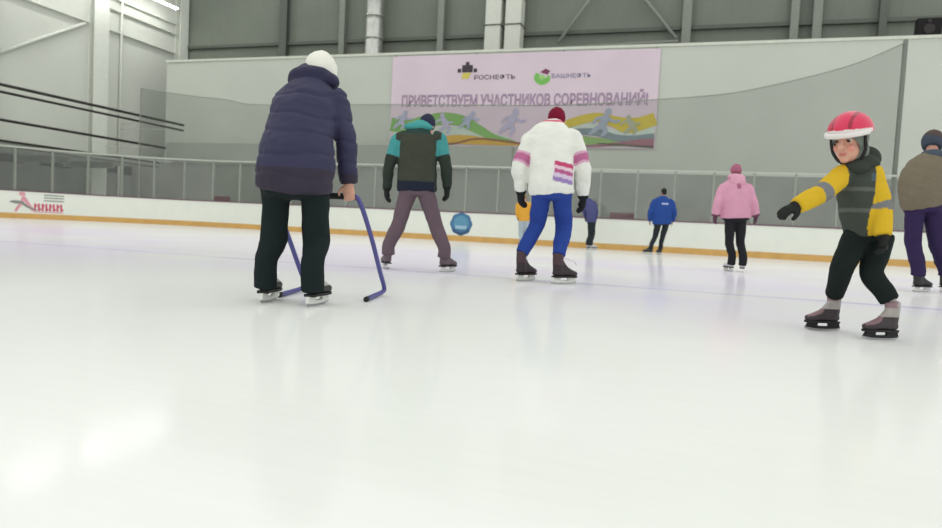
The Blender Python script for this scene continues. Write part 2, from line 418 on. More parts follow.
# red advert lettered on the curve of the boards
def on_curve(c):       # x = metres along the fence, running leftwards as seen from the ice
    p = fence_pt(LS + LA*.5 + 0, 0)
    t = T_AD - c.x
    q = fence_pt(t, c.y)
    return V((q.x, q.y, c.z))
def ang_t(a): return LS + RR*R(a-90)
T_AD = ang_t(149)      # left end of the advert
def curve_part(name, bmx, m, parent):
    o = obj(name, bmx, m, parent)
    for v in o.data.vertices: v.co = on_curve(v.co)
    return o
WAD = ang_t(149)-ang_t(137.2)
M_red = mat('advert_red', (196, 84, 110), .5); M_rose = mat('advert_rose', (214, 150, 164), .5); M_grey = mat('advert_grey', (128, 134, 128), .5)
b = bmesh.new()
stroke(b, [(WAD*.17, .9, .05), (WAD*.22, .95, .07), (WAD*.27, .88, .05)], -.002)
stroke(b, [(WAD*.24, .84, .05), (WAD*.22, .62, .06), (WAD*.14, .4, .05), (WAD*.1, .26, .04)], -.002)
stroke(b, [(WAD*.25, .82, .05), (WAD*.32, .6, .06), (WAD*.38, .42, .06), (WAD*.45, .3, .04)], -.002)
ad = curve_part('advert_figure', b, M_rose, boards)
b = bmesh.new(); stroke(b, [(0, .63, .02), (WAD*.1, .62, .06), (WAD*.22, .6, .05), (WAD*.32, .46, .04), (WAD*.5, .33, .02)], -.007); curve_part('advert_swoosh', b, M_grey, boards)
b = bmesh.new()
x = WAD*.44
for k in range(8):      # the smeared red word: a row of joined letter stems
    w = WAD*.068
    poly(b, [(x, .31), (x+w*.55, .31), (x+w*.55, .6), (x, .6)], -.002, .004)
    poly(b, [(x+w*.55, .34 if k % 2 else .48), (x+w*.9, .34 if k % 2 else .48), (x+w*.9, .42 if k % 2 else .55), (x+w*.55, .42 if k % 2 else .55)], -.002, .004)
    x += w*1.03
curve_part('advert_word', b, M_red, boards)
b = bmesh.new(); poly(b, [(WAD*.44, .26), (WAD, .26), (WAD, .29), (WAD*.44, .29)], -.002, .004); curve_part('advert_underline', b, M_rose, boards)
for z in (.93, .83, .72):
    b = bmesh.new(); poly(b, [(WAD*.62, z-.02), (WAD*1.0, z-.02), (WAD*1.0, z+.02), (WAD*.62, z+.02)], -.002, .004); curve_part('advert_small_line', b, M_grey, boards)

glass = thing('protective_glass', 'clear protective glass with grey posts standing on the rink boards', 'glass screen', (0, 0, 1.075))
PW = 1.2
M_glass = sheer('acrylic', (120, 126, 120), .12, .03)
def zshift(o):
    for v in o.data.vertices: v.co.z -= 1.075
    return o
t = .6
while t < TEND-PW:
    zshift(obj('glass_pane', sweep(t+.03, t+PW-.03, 1.08, 2.66, .045, .057), M_glass, glass))
    b = bmesh.new(); p = fence_pt(t, .05); box(b, (p.x-.035, p.y-.035, 1.075), (p.x+.035, p.y+.035, 2.68)); zshift(obj('glass_post', b, M_post, glass))
    t += PW
zshift(obj('top_rail', sweep(.5, TEND-.5, 2.66, 2.72, .02, .08), M_glassrail, glass))

# sagging safety net hung above the glass
NT = [(LS-17-5.95-.0, 6.7)]
netpts = [(5.95, 6.7), (4.71, 6.12), (3.24, 5.69), (1.17, 5.25), (-1.25, 5.06), (-4.39, 4.9), (-7.5, 4.93), (-10.85, 4.97), (-14, 4.99), (-17, 5.02)]
NT = [(XR-x, z) for x, z in netpts] + [(LS+8.5*R(7), 5.2), (LS+8.5*R(18), 5.32), (LS+8.5*R(30), 5.48)]
def nettop(t):
    for (a, za), (c, zc) in zip(NT, NT[1:]):
        if a <= t <= c: return za+(zc-za)*(t-a)/(c-a)
    return NT[0][1] if t < NT[0][0] else NT[-1][1]
net = thing('safety_net', 'grey sagging safety net hung over the glass in front of the pale partition', 'net', (0, 0, 0))
obj('net_sheet', sweep(NT[0][0], NT[-1][0], 2.74, 0, .3, .304, .3, nettop), sheer('netting', (96, 102, 96), .17), net)
b = bmesh.new(); tube(b, [(*fence_pt(t, .3)[:2], z, .018) for t, z in NT], sub=4, n=6, cap=.2); obj('top_cord', b, mat('net_cord', (140, 145, 136), .8), net, True)
b = bmesh.new(); p = fence_pt(NT[0][0], .34); tube(b, [(p.x, p.y, 0, .07), (p.x, p.y, 6.78, .07)], sub=1, n=10, cap=.2); obj('net_post', b, mat('net_post', (112, 117, 109), .6), net, True)
b = bmesh.new(); p = fence_pt(NT[-1][0], .34); tube(b, [(p.x, p.y, 0, .022), (p.x, p.y, 5.5, .022)], sub=1, n=10, cap=.2); obj('net_post', b, M_post, net, True)

# team benches behind the glass
bench0 = None
for x, y, lab in ((-2.2, 24.6, 'maroon bench back behind the glass between the violet and the blue skater'), (-19.3, 24.3, 'maroon bench back behind the glass at the start of the curved boards')):
    if bench0 is None:
        t = bench0 = thing('team_bench', lab, 'bench', (x, y, 0))
        M_mar = mat('bench_maroon', (108, 58, 72), .6)
        obj('riser', bbox((-.8, -.3, 0), (.8, .6, .4)), M_dsteel, t)
        obj('seat', bbox((-.45, -.1, .8), (.45, .28, .86), .015), M_mar, t)
        obj('backrest', bbox((-.45, .28, .86), (.45, .33, 1.32), .015), M_mar, t)
        for s in (-.38, .38): obj('leg', bbox((s-.03, -.02, .4), (s+.03, .28, .8)), M_girt, t)
    else:
        t = copy_tree(bench0); t.location = (x, y, 0); t['label'] = lab
    t['group'] = 'benches behind the glass'

# ------------------------------------------------------------------ the banner
BY = PART_Y-.07
ban = thing('welcome_banner', 'large pink greeting banner with coloured waves hung on the pale partition', 'banner', (0, 0, 0))
obj('sheet', bbox((-14.35, BY, 4.38), (-1.5, BY+.03, 8.78)), mat('banner_pink', (214, 197, 209), .7, var=.04, scale=.5), ban)
def bpart(name, fn, col, parent=ban, lay=1):
    b = bmesh.new(); fn(b, BY-.006*lay); return obj(name, b, mat('print_'+name+'_%d_%d_%d' % col, col, .7), parent)
bpart('green_ribbon', lambda b, y: stroke(b, [(-14.3, 5.45, .34), (-13.4, 5.35, .3), (-12.6, 5.55, .3), (-11.6, 5.72, .3), (-10.6, 5.62, .27), (-9.7, 5.2, .22), (-8.9, 4.82, .16), (-7.9, 4.58, .1)], y), (124, 172, 92), lay=2)
bpart('mint_ribbon', lambda b, y: stroke(b, [(-14.2, 4.95, .12), (-12.5, 5.05, .16), (-11, 5.15, .2), (-9.6, 4.95, .18), (-8.2, 4.75, .1)], y), (190, 204, 190), lay=1)
bpart('orange_ribbon', lambda b, y: stroke(b, [(-14.2, 4.55, .14), (-12.8, 4.72, .24), (-11.8, 4.62, .22), (-10.8, 4.72, .22), (-9.8, 4.68, .2), (-8.6, 4.56, .1), (-7.4, 4.5, .04)], y), (206, 166, 62), lay=3)
bpart('brown_line', lambda b, y: stroke(b, [(-14.2, 4.44, .04), (-12.6, 4.5, .07), (-11, 4.52, .05), (-9.8, 4.76, .05), (-8.4, 4.66, .05), (-6.8, 4.44, .04)], y), (140, 88, 62), lay=4)
bpart('yellow_ribbon', lambda b, y: stroke(b, [(-6.1, 5.2, .12), (-5.2, 5.55, .2), (-4.2, 5.78, .2), (-3.4, 5.6, .24), (-2.8, 5.42, .34), (-2.2, 5.48, .3), (-1.55, 5.72, .28)], y), (204, 184, 62), lay=2)
bpart('pale_ribbon', lambda b, y: stroke(b, [(-5.6, 5.2, .16), (-4.3, 5.3, .2), (-3, 5.0, .16), (-1.55, 5.22, .16)], y), (196, 208, 200), lay=1)
bpart('grey_ribbon', lambda b, y: stroke(b, [(-6.0, 5.05, .06), (-5.0, 5.12, .14), (-4.1, 5.1, .16), (-3.2, 4.86, .15), (-2.4, 4.82, .15), (-1.55, 4.95, .13)], y), (124, 138, 144), lay=3)
bpart('leaf_ribbon', lambda b, y: stroke(b, [(-6.0, 4.56, .12), (-5.0, 4.68, .24), (-4.0, 4.66, .2), (-3.0, 4.6, .12), (-2, 4.56, .06)], y), (138, 172, 104), lay=2)
bpart('plum_ribbon', lambda b, y: stroke(b, [(-5.4, 4.44, .04), (-4, 4.5, .06), (-3, 4.6, .08), (-2.2, 4.66, .14), (-1.55, 4.68, .16)], y), (152, 104, 118), lay=4)
bpart('dark_line', lambda b, y: stroke(b, [(-4, 4.6, .03), (-2.8, 4.53, .04), (-1.55, 4.46, .05)], y), (92, 84, 78), lay=5)
def athlete(b, y, x, z, s, lean):          # a small printed winter-sport figure
    disc(b, x+lean*.75*s, z+.86*s, .12*s, .13*s, y)
    for P in ([(x+lean*.6*s, z+.74*s, .1*s), (x+lean*.3*s, z+.55*s, .15*s), (x, z+.36*s, .11*s)],
              [(x, z+.4*s, .1*s), (x+.16*s, z+.2*s, .08*s), (x+.02*s, z, .05*s)],
              [(x, z+.4*s, .1*s), (x-.22*s, z+.22*s, .08*s), (x-.4*s, z+.06*s, .05*s)],
              [(x+lean*.55*s, z+.68*s, .07*s), (x+(lean*.5-.3)*s, z+.62*s, .05*s), (x+(lean*.5-.45)*s, z+.46*s, .04*s)],
              [(x+lean*.55*s, z+.66*s, .07*s), (x+(lean*.5+.3)*s, z+.52*s, .05*s), (x+(lean*.5+.5)*s, z+.56*s, .04*s)]):
        stroke(b, P, y)
        y -= .0012
for x, z, s, l, c in ((-13.75, 5.2, .95, .3, (174, 178, 200)), (-11.35, 5.0, 1.0, -.3, (180, 176, 200)), (-10.35, 5.2, .9, .5, (168, 172, 198)), (-8.2, 4.95, 1.25, .3, (182, 176, 202)), (-3.9, 4.9, 1.3, .3, (160, 168, 184)), (-2.5, 5.0, .9, -.3, (168, 172, 150))):
    bpart('athlete_print', lambda b, y, x=x, z=z, s=s, l=l: athlete(b, y, x, z, s, l), c, lay=6)
# main greeting line: outlined letters
TXT = 'ПРИВЕТСТВУЕМ УЧАСТНИКОВ СОРЕВНОВАНИЙ!'
lettering('greeting_outline', TXT, -13.77, -1.92, 6.30, 7.03, BY-.004, mat('print_violet', (128, 104, 136), .7), ban, offset=.028)
lettering('greeting_text', TXT, -13.75, -1.94, 6.33, 7.0, BY-.010, mat('print_lilac', (196, 172, 194), .7), ban, offset=-.022)
# first emblem: dark stepped bars over a yellow foot, with its dark name
g = bpart('sponsor_emblem', lambda b, y: [poly(b, [(cx-.09, 7.92), (cx+.09, 7.92), (cx+.09, zt), (cx-.09, zt)], y) for cx, zt in ((-10.82, 8.1), (-10.6, 8.27), (-10.42, 8.42), (-10.24, 8.27), (-10.02, 8.1))] and None, (66, 58, 66))
bpart('emblem_foot', lambda b, y: poly(b, [(-10.72, 7.62), (-10.36, 7.62), (-10.2, 7.9), (-10.62, 7.9)], y), (206, 192, 92))
lettering('sponsor_name', 'РОСНЕФТЬ', -10.06, -8.04, 7.56, 7.80, BY-.004, mat('print_dark', (84, 74, 88), .7), ban, offset=.015)
# second emblem: green swirl under a plum cap, with its grey-blue name
bpart('sponsor_emblem', lambda b, y: stroke(b, [(-6.95, 7.8, .1), (-7.0, 7.58, .13), (-6.78, 7.42, .15), (-6.5, 7.5, .12), (-6.45, 7.7, .06)], y), (122, 186, 92))
bpart('emblem_core', lambda b, y: disc(b, -6.74, 7.62, .13, .12, y), (150, 200, 120), lay=2)
bpart('emblem_cap', lambda b, y: poly(b, [(-6.86, 7.86), (-6.5, 7.74), (-6.38, 7.9), (-6.6, 8.02)], y), (122, 62, 92))
lettering('sponsor_name', 'БАШНЕФТЬ', -6.3, -4.49, 7.56, 7.79, BY-.004, mat('print_slate', (120, 120, 146), .7), ban, offset=.012)
for x in (-14.2, -10, -5.8, -1.65):
    b = bmesh.new(); tube(b, [(x, BY+.015, 8.74, .02), (x, BY+.015, 8.86, .02)], sub=1, n=8, cap=.2); obj('hanging_tie', b, M_dsteel, ban)

# ------------------------------------------------------------------ people
FIG={}
FIG['woman']={'root': (-2.292, 3.629, 0), 's': 0.97, 'torso': [(-0.013, -0.02, 0.708, 0.234, 0.185), (-0.008, -0.03, 0.812, 0.243, 0.195), (-0.009, 0.0, 0.949, 0.229, 0.18), (-0.011, 0.06, 1.079, 0.214, 0.165), (-0.004, 0.14, 1.217, 0.211, 0.15), (0.016, 0.2, 1.317, 0.188, 0.125), (0.033, 0.25, 1.392, 0.112, 0.085)], 'hipL': (-0.132, 0.0, 0.679), 'kneeL': (-0.143, 0.04, 0.387), 'hipR': (0.112, 0.0, 0.685), 'kneeR': (0.119, 0.04, 0.401), 'shL': (-0.137, 0.2, 1.278), 'elL': (-0.233, 0.27, 1.021), 'wrL': (-0.261, 0.24, 0.756), 'shR': (0.171, 0.2, 1.293), 'elR': (0.259, 0.16, 1.031), 'wrR': (0.278, 0.2, 0.774), 'head': (0.044, 0.33, 1.487), 'feet': [(-0.165, 0.05, 5, 301.2), (0.154, -0.02, 13, 305.0)]}
FIG['gray']={'root': (-2.896, 7.108, 0), 's': 1.0, 'torso': [(-0.03, 0.0, 0.908, 0.228, 0.14), (-0.035, 0.0, 1.032, 0.228, 0.145), (-0.045, 0.02, 1.203, 0.223, 0.14), (-0.044, 0.05, 1.376, 0.236, 0.14), (-0.04, 0.08, 1.493, 0.231, 0.12), (-0.023, 0.11, 1.577, 0.151, 0.09), (-0.004, 0.13, 1.627, 0.093, 0.07)], 'hipL': (-0.131, 0.0, 0.88), 'kneeL': (-0.234, 0.05, 0.5), 'hipR': (0.073, 0.0, 0.89), 'kneeR': (0.202, 0.05, 0.521), 'shL': (-0.279, 0.07, 1.48), 'elL': (-0.363, 0.03, 1.165), 'wrL': (-0.383, 0.08, 0.94), 'shR': (0.2, 0.07, 1.504), 'elR': (0.285, 0.03, 1.197), 'wrR': (0.305, 0.08, 0.986), 'head': (0.041, 0.2, 1.674), 'feet': [(-0.359, 0.12, -20, 268.5), (0.354, 0.04, 35, 272.0)]}
FIG['jersey']={'root': (-1.338, 6.761, 0), 's': 1.05, 'torso': [(0.026, 0.0, 0.906, 0.23, 0.165), (0.014, 0.0, 1.027, 0.235, 0.17), (0.005, 0.01, 1.199, 0.235, 0.165), (0.001, 0.05, 1.355, 0.252, 0.16), (0.011, 0.1, 1.474, 0.259, 0.15), (0.033, 0.16, 1.575, 0.188, 0.11), (0.054, 0.2, 1.644, 0.1, 0.08)], 'hipL': (-0.079, 0.0, 0.87), 'kneeL': (-0.093, 0.12, 0.595), 'hipR': (0.134, 0.0, 0.881), 'kneeR': (0.188, 0.12, 0.588), 'shL': (-0.205, 0.09, 1.451), 'elL': (-0.317, 0.02, 1.154), 'wrL': (-0.28, 0.1, 0.937), 'shR': (0.235, 0.09, 1.473), 'elR': (0.333, 0.02, 1.186), 'wrR': (0.363, 0.1, 0.917), 'head': (0.067, 0.28, 1.688), 'feet': [(-0.19, 0.07, 42, 281.0), (0.186, -0.07, 58, 284.0)]}
FIG['yellow']={'root': (-4.667, 20.128, 0), 's': 0.93, 'torso': [(-0.043, 0.0, 0.795, 0.169, 0.12), (-0.053, 0.0, 0.978, 0.172, 0.12), (-0.065, 0.0, 1.192, 0.184, 0.12), (-0.07, 0.02, 1.314, 0.185, 0.1), (-0.072, 0.03, 1.376, 0.099, 0.07)], 'hipL': (-0.12, 0.0, 0.791), 'kneeL': (-0.112, 0.05, 0.423), 'hipR': (0.033, 0.0, 0.798), 'kneeR': (0.073, 0.05, 0.432), 'shL': (-0.238, 0.0, 1.275), 'elL': (-0.268, 0.0, 1.09), 'wrL': (-0.227, 0.1, 0.91), 'shR': (0.099, 0.0, 1.292), 'elR': (0.148, 0.0, 1.11), 'wrR': (0.142, 0.1, 0.928), 'head': (-0.077, 0.05, 1.484), 'feet': [(-0.076, 0.1, 10, 246.7), (0.092, 0.0, 20, 247.1)]}
FIG['violet']={'root': (-2.763, 21.462, 0), 's': 0.98, 'torso': [(-0.068, 0.0, 0.879, 0.159, 0.12), (-0.082, 0.0, 1.1, 0.165, 0.12), (-0.111, 0.1, 1.354, 0.179, 0.12), (-0.159, 0.25, 1.516, 0.167, 0.1), (-0.218, 0.3, 1.579, 0.097, 0.07)], 'hipL': (-0.114, 0.0, 0.845), 'kneeL': (-0.074, 0.1, 0.465), 'hipR': (-0.019, 0.0, 0.849), 'kneeR': (0.022, 0.1, 0.47), 'shL': (-0.291, 0.2, 1.444), 'elL': (-0.294, 0.2, 1.221), 'wrL': (-0.226, 0.25, 1.033), 'shR': (0.028, 0.2, 1.46), 'elR': (0.087, 0.1, 1.237), 'wrR': (0.094, 0.15, 1.016), 'head': (-0.27, 0.4, 1.645), 'feet': [(-0.062, 0.1, 70, 249.6), (0.022, 0.0, 75, 249.8)]}
FIG['blue']={'root': (-0.859, 20.175, 0), 's': 1.0, 'torso': [(0.233, 0.0, 0.893, 0.276, 0.15), (0.219, 0.0, 1.096, 0.279, 0.16), (0.213, 0.03, 1.328, 0.286, 0.16), (0.228, 0.08, 1.533, 0.278, 0.14), (0.241, 0.1, 1.636, 0.176, 0.1), (0.243, 0.12, 1.695, 0.1, 0.07)], 'hipL': (0.117, 0.0, 0.888), 'kneeL': (0.082, 0.1, 0.507), 'hipR': (0.349, 0.0, 0.899), 'kneeR': (0.295, 0.08, 0.518), 'shL': (-0.022, 0.06, 1.491), 'elL': (-0.135, 0.0, 1.194), 'wrL': (-0.095, 0.1, 0.979), 'shR': (0.485, 0.06, 1.516), 'elR': (0.574, 0.0, 1.229), 'wrR': (0.562, 0.1, 0.983), 'head': (0.267, 0.16, 1.815), 'feet': [(-0.143, -0.1, -65, 254.2), (0.273, 0.25, -10, 254.4)]}
FIG['pink']={'root': (0.854, 12.118, 0), 's': 0.98, 'torso': [(-0.06, 0.0, 0.902, 0.261, 0.17), (-0.069, 0.0, 1.036, 0.261, 0.17), (-0.079, 0.0, 1.203, 0.261, 0.165), (-0.077, 0.03, 1.356, 0.262, 0.15), (-0.075, 0.05, 1.457, 0.22, 0.12), (-0.073, 0.07, 1.56, 0.119, 0.09)], 'hipL': (-0.146, 0.0, 0.864), 'kneeL': (-0.115, 0.04, 0.478), 'hipR': (0.03, 0.0, 0.873), 'kneeR': (0.074, 0.04, 0.487), 'shL': (-0.293, 0.02, 1.378), 'elL': (-0.393, -0.05, 1.119), 'wrL': (-0.401, -0.02, 0.919), 'shR': (0.135, 0.02, 1.399), 'elR': (0.216, -0.05, 1.149), 'wrR': (0.277, -0.02, 0.952), 'head': (-0.06, 0.12, 1.682), 'feet': [(-0.072, 0.1, -8, 271.1), (0.118, 0.0, 22, 272.0)]}
FIG['boy']={'root': (1.042, 4.523, 0), 's': 0.76, 'torso': [(-0.014, 0.0, 0.606, 0.113, 0.115), (-0.032, 0.0, 0.676, 0.119, 0.125), (-0.069, -0.01, 0.775, 0.113, 0.125), (-0.097, -0.02, 0.862, 0.11, 0.125), (-0.121, -0.04, 0.947, 0.1, 0.11), (-0.14, -0.06, 1.003, 0.065, 0.075)], 'hipL': (-0.066, 0.0, 0.591), 'kneeL': (-0.163, -0.05, 0.41), 'hipR': (0.082, 0.02, 0.598), 'kneeR': (0.005, -0.06, 0.378), 'shL': (-0.222, -0.08, 0.939), 'elL': (-0.377, -0.16, 0.823), 'wrL': (-0.542, -0.22, 0.739), 'shR': (-0.061, -0.08, 0.959), 'elR': (0.001, -0.11, 0.764), 'wrR': (-0.01, -0.16, 0.602), 'head': (-0.206, -0.09, 1.137), 'feet': [(-0.149, 0.14, -97, 330.1), (0.029, -0.16, -100, 339.7)]}
FIG['khaki']={'root': (2.948, 9.632, 0), 's': 1.03, 'torso': [(-0.179, 0.0, 1.054, 0.254, 0.16), (-0.204, 0.0, 1.2, 0.273, 0.17), (-0.176, 0.05, 1.339, 0.28, 0.17), (-0.111, 0.12, 1.484, 0.239, 0.16), (-0.017, 0.2, 1.608, 0.178, 0.12), (0.08, 0.28, 1.696, 0.115, 0.09)], 'hipL': (-0.274, 0.0, 1.012), 'kneeL': (-0.224, 0.06, 0.606), 'hipR': (-0.053, 0.0, 1.023), 'kneeR': (0.088, 0.08, 0.621), 'shL': (-0.292, 0.12, 1.413), 'elL': (-0.239, 0.3, 1.276), 'wrL': (-0.037, 0.5, 1.18), 'shR': (0.122, 0.15, 1.485), 'elR': (0.275, 0.2, 1.296), 'wrR': (0.376, 0.3, 1.103), 'head': (0.127, 0.38, 1.874), 'feet': [(-0.078, 0.05, 70, 292.1), (0.375, 0.25, 60, 292.3)]}
FRAME=[[(-0.254, 0.27, 0.689), (-0.219, 0.3, 0.613), (-0.17, 0.45, 0.407), (-0.13, 0.63, 0.177), (-0.107, 0.71, 0.063), (-0.113, 0.69, 0.03), (-0.148, 0.51, 0.018), (-0.165, 0.27, 0.018)],[(0.324, 0.27, 0.689), (0.359, 0.3, 0.613), (0.408, 0.45, 0.407), (0.448, 0.63, 0.177), (0.471, 0.71, 0.063), (0.465, 0.69, 0.03), (0.43, 0.51, 0.018), (0.413, 0.27, 0.018)]]
BAR=[(0.324, 0.27, 0.689), (-0.25400000000000006, 0.27, 0.689)]
WORLD,FILL,EXPO=1.08,60,0


M_cloth = mat('cloth', (0, 0, 0), .9, spec=.15, var=.05, scale=9, bump=.08, bscale=60, attr=True)
M_shell = mat('shell_fabric', (0, 0, 0), .65, spec=.25, var=.06, scale=9, bump=.1, bscale=40, attr=True)
M_skin = mat('skin', (0, 0, 0), .55, spec=.35, var=.05, scale=30, attr=True)
M_hard = mat('boot_leather', (0, 0, 0), .5, spec=.4, var=.1, scale=30, attr=True)
M_helmet = mat('helmet_shell', (0, 0, 0), .35, spec=.5, var=.03, attr=True)
M_holder = mat('holder_plastic', (214, 216, 210), .45, var=.03)
M_blade = mat('blade_steel', (168, 170, 170), .3, metal=.7, var=.05)
M_sole = mat('boot_sole', (26, 24, 26), .6)
M_lace = mat('lace_white', (218, 212, 206), .8)
M_eye = mat('eye_white', (0, 0, 0), .25, attr=True)
SKIN = (206, 156, 136)

def hand_shape(bm, w, d, n, th, s, curl=25, grow=0.0):
    """palm, four jointed fingers and a thumb; d along the hand, n the way the palm faces, th the thumb side"""
    d = V(d).normalized(); n = (V(n)-d*V(n).dot(d)).normalized(); th = (V(th)-d*V(th).dot(d)-n*V(th).dot(n)).normalized()
    w = V(w)
    g = grow
    K = w + d*.095*s
    tube(bm, [(*(w-d*.02*s), .03*s+g, .02*s+g), (*(w+d*.03*s), .036*s+g, .019*s+g), (*(w+d*.075*s), .042*s+g, .016*s+g), (*K, .04*s+g, .013*s+g)], lateral=th, n=12, sub=3)
    for off, ln, r in ((.031, .076, .0092), (.0105, .086, .0096), (-.0105, .079, .0092), (-.031, .06, .0082)):
        p = K + th*off*s - d*.008*s
        pts = [(*(p-d*.03*s), r*s+g)]
        a = curl*.5
        dirv = d
        for q in (.0, .45, .75, 1.0):
            if q:
                seg = ln*s*{.45: .45, .75: .3, 1.0: .25}[q]
                a0 = R(a); dirv = d*math.cos(a0)+n*math.sin(a0)+th*off*1.5
                p = p+dirv.normalized()*seg; a += curl
            pts.append((*p, (r*(1-.2*q))*s+g))
        tube(bm, pts, lateral=th, n=8, sub=2, cap=1)
    b0 = w+d*.025*s+th*.03*s
    p1 = b0+(th*.7+d*.65+n*.25).normalized()*.042*s; p2 = p1+(th*.3+d*.85+n*.4).normalized()*.034*s; p3 = p2+(d*.85+n*.55).normalized()*.026*s
    tube(bm, [(*b0, .014*s+g), (*p1, .0125*s+g), (*p2, .0105*s+g), (*p3, .008*s+g)], lateral=n, n=8, sub=2, cap=1)

def head_frame(face):
    f = V(face).normalized(); x = f.cross(V((0, 0, 1))).normalized(); u = x.cross(f)
    return f, x, u
def head_shape(bm, c, face, s):
    f, x, u = head_frame(face)
    rot = Matrix((x, f, u)).transposed()
    P = lambda a, b, d: V(c)+x*a*s+f*b*s+u*d*s
    ell(bm, P(0, -.012, .025), (.074*s, .092*s, .092*s), rot)
    ell(bm, P(0, .022, -.045), (.058*s, .066*s, .072*s), rot)          # jaw
    ell(bm, P(0, .066, -.088), (.026*s, .026*s, .022*s), rot, 10)      # chin
    tube(bm, [(*P(0, .083, .022), .009*s), (*P(0, .101, -.005), .0125*s), (*P(0, .108, -.022), .017*s, .013*s)], lateral=x, n=8, sub=2, cap=1)   # nose
    ell(bm, P(0, .086, -.052), (.024*s, .012*s, .0075*s), rot, 10)     # lips
    ell(bm, P(0, .083, -.063), (.02*s, .012*s, .0075*s), rot, 10)
    for q in (-1, 1):
        ell(bm, P(q*.076, -.008, -.012), (.011*s, .02*s, .033*s), rot, 10)   # ears
        ell(bm, P(q*.034, .066, -.03), (.022*s, .02*s, .02*s), rot, 10)      # cheeks
    tube(bm, [(*P(-.042, .074, .036), .012*s), (*P(0, .085, .034), .011*s), (*P(.042, .074, .036), .012*s)], lateral=u, n=8, sub=2)  # brow

def skate(parent, gx, gy, hd, s, cuff, lab=None, dz=0.0, lace=False, toe_holder=M_holder, strap=False):
    h = R(hd); f = V((math.sin(h), math.cos(h), 0)); x = V((math.cos(h), -math.sin(h), 0))
    rot = Matrix((x, f, V((0, 0, 1)))).transposed().to_4x4(); M = Matrix.Translation((gx, gy, dz)) @ rot @ Matrix.Scale(s, 4)
    bm = bmesh.new()
    tube(bm, [(0, -.075, .285, .05, .058), (0, -.078, .22, .046, .056), (0, -.07, .16, .044, .06), (0, -.062, .11, .043, .062), (0, -.06, .092, .04, .058)], n=14, sub=3, cap=.3)
    tube(bm, [(0, -.105, .105, .036, .03), (0, -.05, .112, .042, .042), (0, .01, .122, .044, .05), (0, .06, .112, .047, .042), (0, .105, .101, .046, .034), (0, .14, .098, .036, .028)], n=14, sub=3, cap=.8)
    tube(bm, [(0, -.045, .2, .038, .04), (0, -.005, .155, .04, .04), (0, .045, .12, .04, .035)], n=12, sub=3)    # instep
    bmesh.ops.transform(bm, matrix=M, verts=bm.verts)
    boot = melt('skate', bm, M_hard, parent, .0085*s if s > .6 else .012, 2, color=cuff)
    if lab: boot['label'] = lab
    bm = bmesh.new()       # sole plate
    pr = [(-.125, .03), (-.11, .038), (-.04, .036), (.04, .043), (.1, .043), (.15, .03), (.165, .012)]
    o = [(y, w) for y, w in pr] + [(y, -w) for y, w in reversed(pr)]
    lo = [bm.verts.new((w, y, .062)) for y, w in o]; hi = [bm.verts.new((w, y, .078)) for y, w in o]
    n = len(o); bm.faces.new(lo); bm.faces.new(hi[::-1])
    for i in range(n): bm.faces.new((lo[i], hi[i], hi[(i+1) % n], lo[(i+1) % n]))
    bmesh.ops.transform(bm, matrix=M, verts=bm.verts); obj('sole', bm, M_sole, boot)
    bm = bmesh.new()       # two-pillar blade holder
    prof = [(-.13, .064), (-.03, .064), (-.045, .04), (-.03, .034), (.045, .034), (.06, .042), (.05, .064), (.135, .064), (.145, .045), (.155, .026), (.1, .016), (0, .013), (-.1, .016), (-.14, .024)]
    L_ = [bm.verts.new((-.011, y, z)) for y, z in prof]; R_ = [bm.verts.new((.011, y, z)) for y, z in prof]
    n = len(prof); bm.faces.new(L_); bm.faces.new(R_[::-1])
    for i in range(n): bm.faces.new((L_[i], R_[i], R_[(i+1) % n], L_[(i+1) % n]))
    bmesh.ops.transform(bm, matrix=M, verts=bm.verts); obj('blade_holder', bm, toe_holder, boot)
    bm = bmesh.new()
    prof = [(-.145, .022), (-.1, .014), (0, .012), (.1, .014), (.165, .03), (.163, .014), (.12, .003), (0, 0), (-.12, .003), (-.148, .012)]
    L_ = [bm.verts.new((-.003, y, z)) for y, z in prof]; R_ = [bm.verts.new((.003, y, z)) for y, z in prof]
    n = len(prof); bm.faces.new(L_); bm.faces.new(R_[::-1])
    for i in range(n): bm.faces.new((L_[i], R_[i], R_[(i+1) % n], L_[(i+1) % n]))
    bmesh.ops.transform(bm, matrix=M, verts=bm.verts); obj('blade', bm, M_blade, boot)
    if lace:
        bm = bmesh.new()
        for k in range(5):
            z = .255-.028*k; y = -.02+.006*k*k
            tube(bm, [(-.03, y-.012, z, .004), (0, y+.004, z-.006, .004), (.03, y-.012, z, .004)], n=6, sub=2)
        tube(bm, [(.02, -.015, .25, .004), (.04, .04, .235, .004), (.055, .085, .215, .004), (.06, .1, .19, .004)], n=6, sub=3)
        bmesh.ops.transform(bm, matrix=M, verts=bm.verts); obj('laces', bm, M_lace, boot, True)
    if strap:
        bm = bmesh.new()
        for z, y0, y1 in ((.2, -.142, .01),):
            ring = [(.055*math.cos(a), (y0+y1)/2+(y1-y0)/2*math.sin(a), z, .006, .014) for a in [2*math.pi*k/12 for k in range(13)]]
            tube(bm, ring, lateral=(0, 0, 1), n=6, sub=1)
        bmesh.ops.transform(bm, matrix=M, verts=bm.verts); obj('strap', bm, mat('skate_strap', (122, 58, 74), .6), boot, True)
    # ankle centre for the leg
    return M @ V((0, -.072, .15)), M @ V((0, -.075, .27)), f

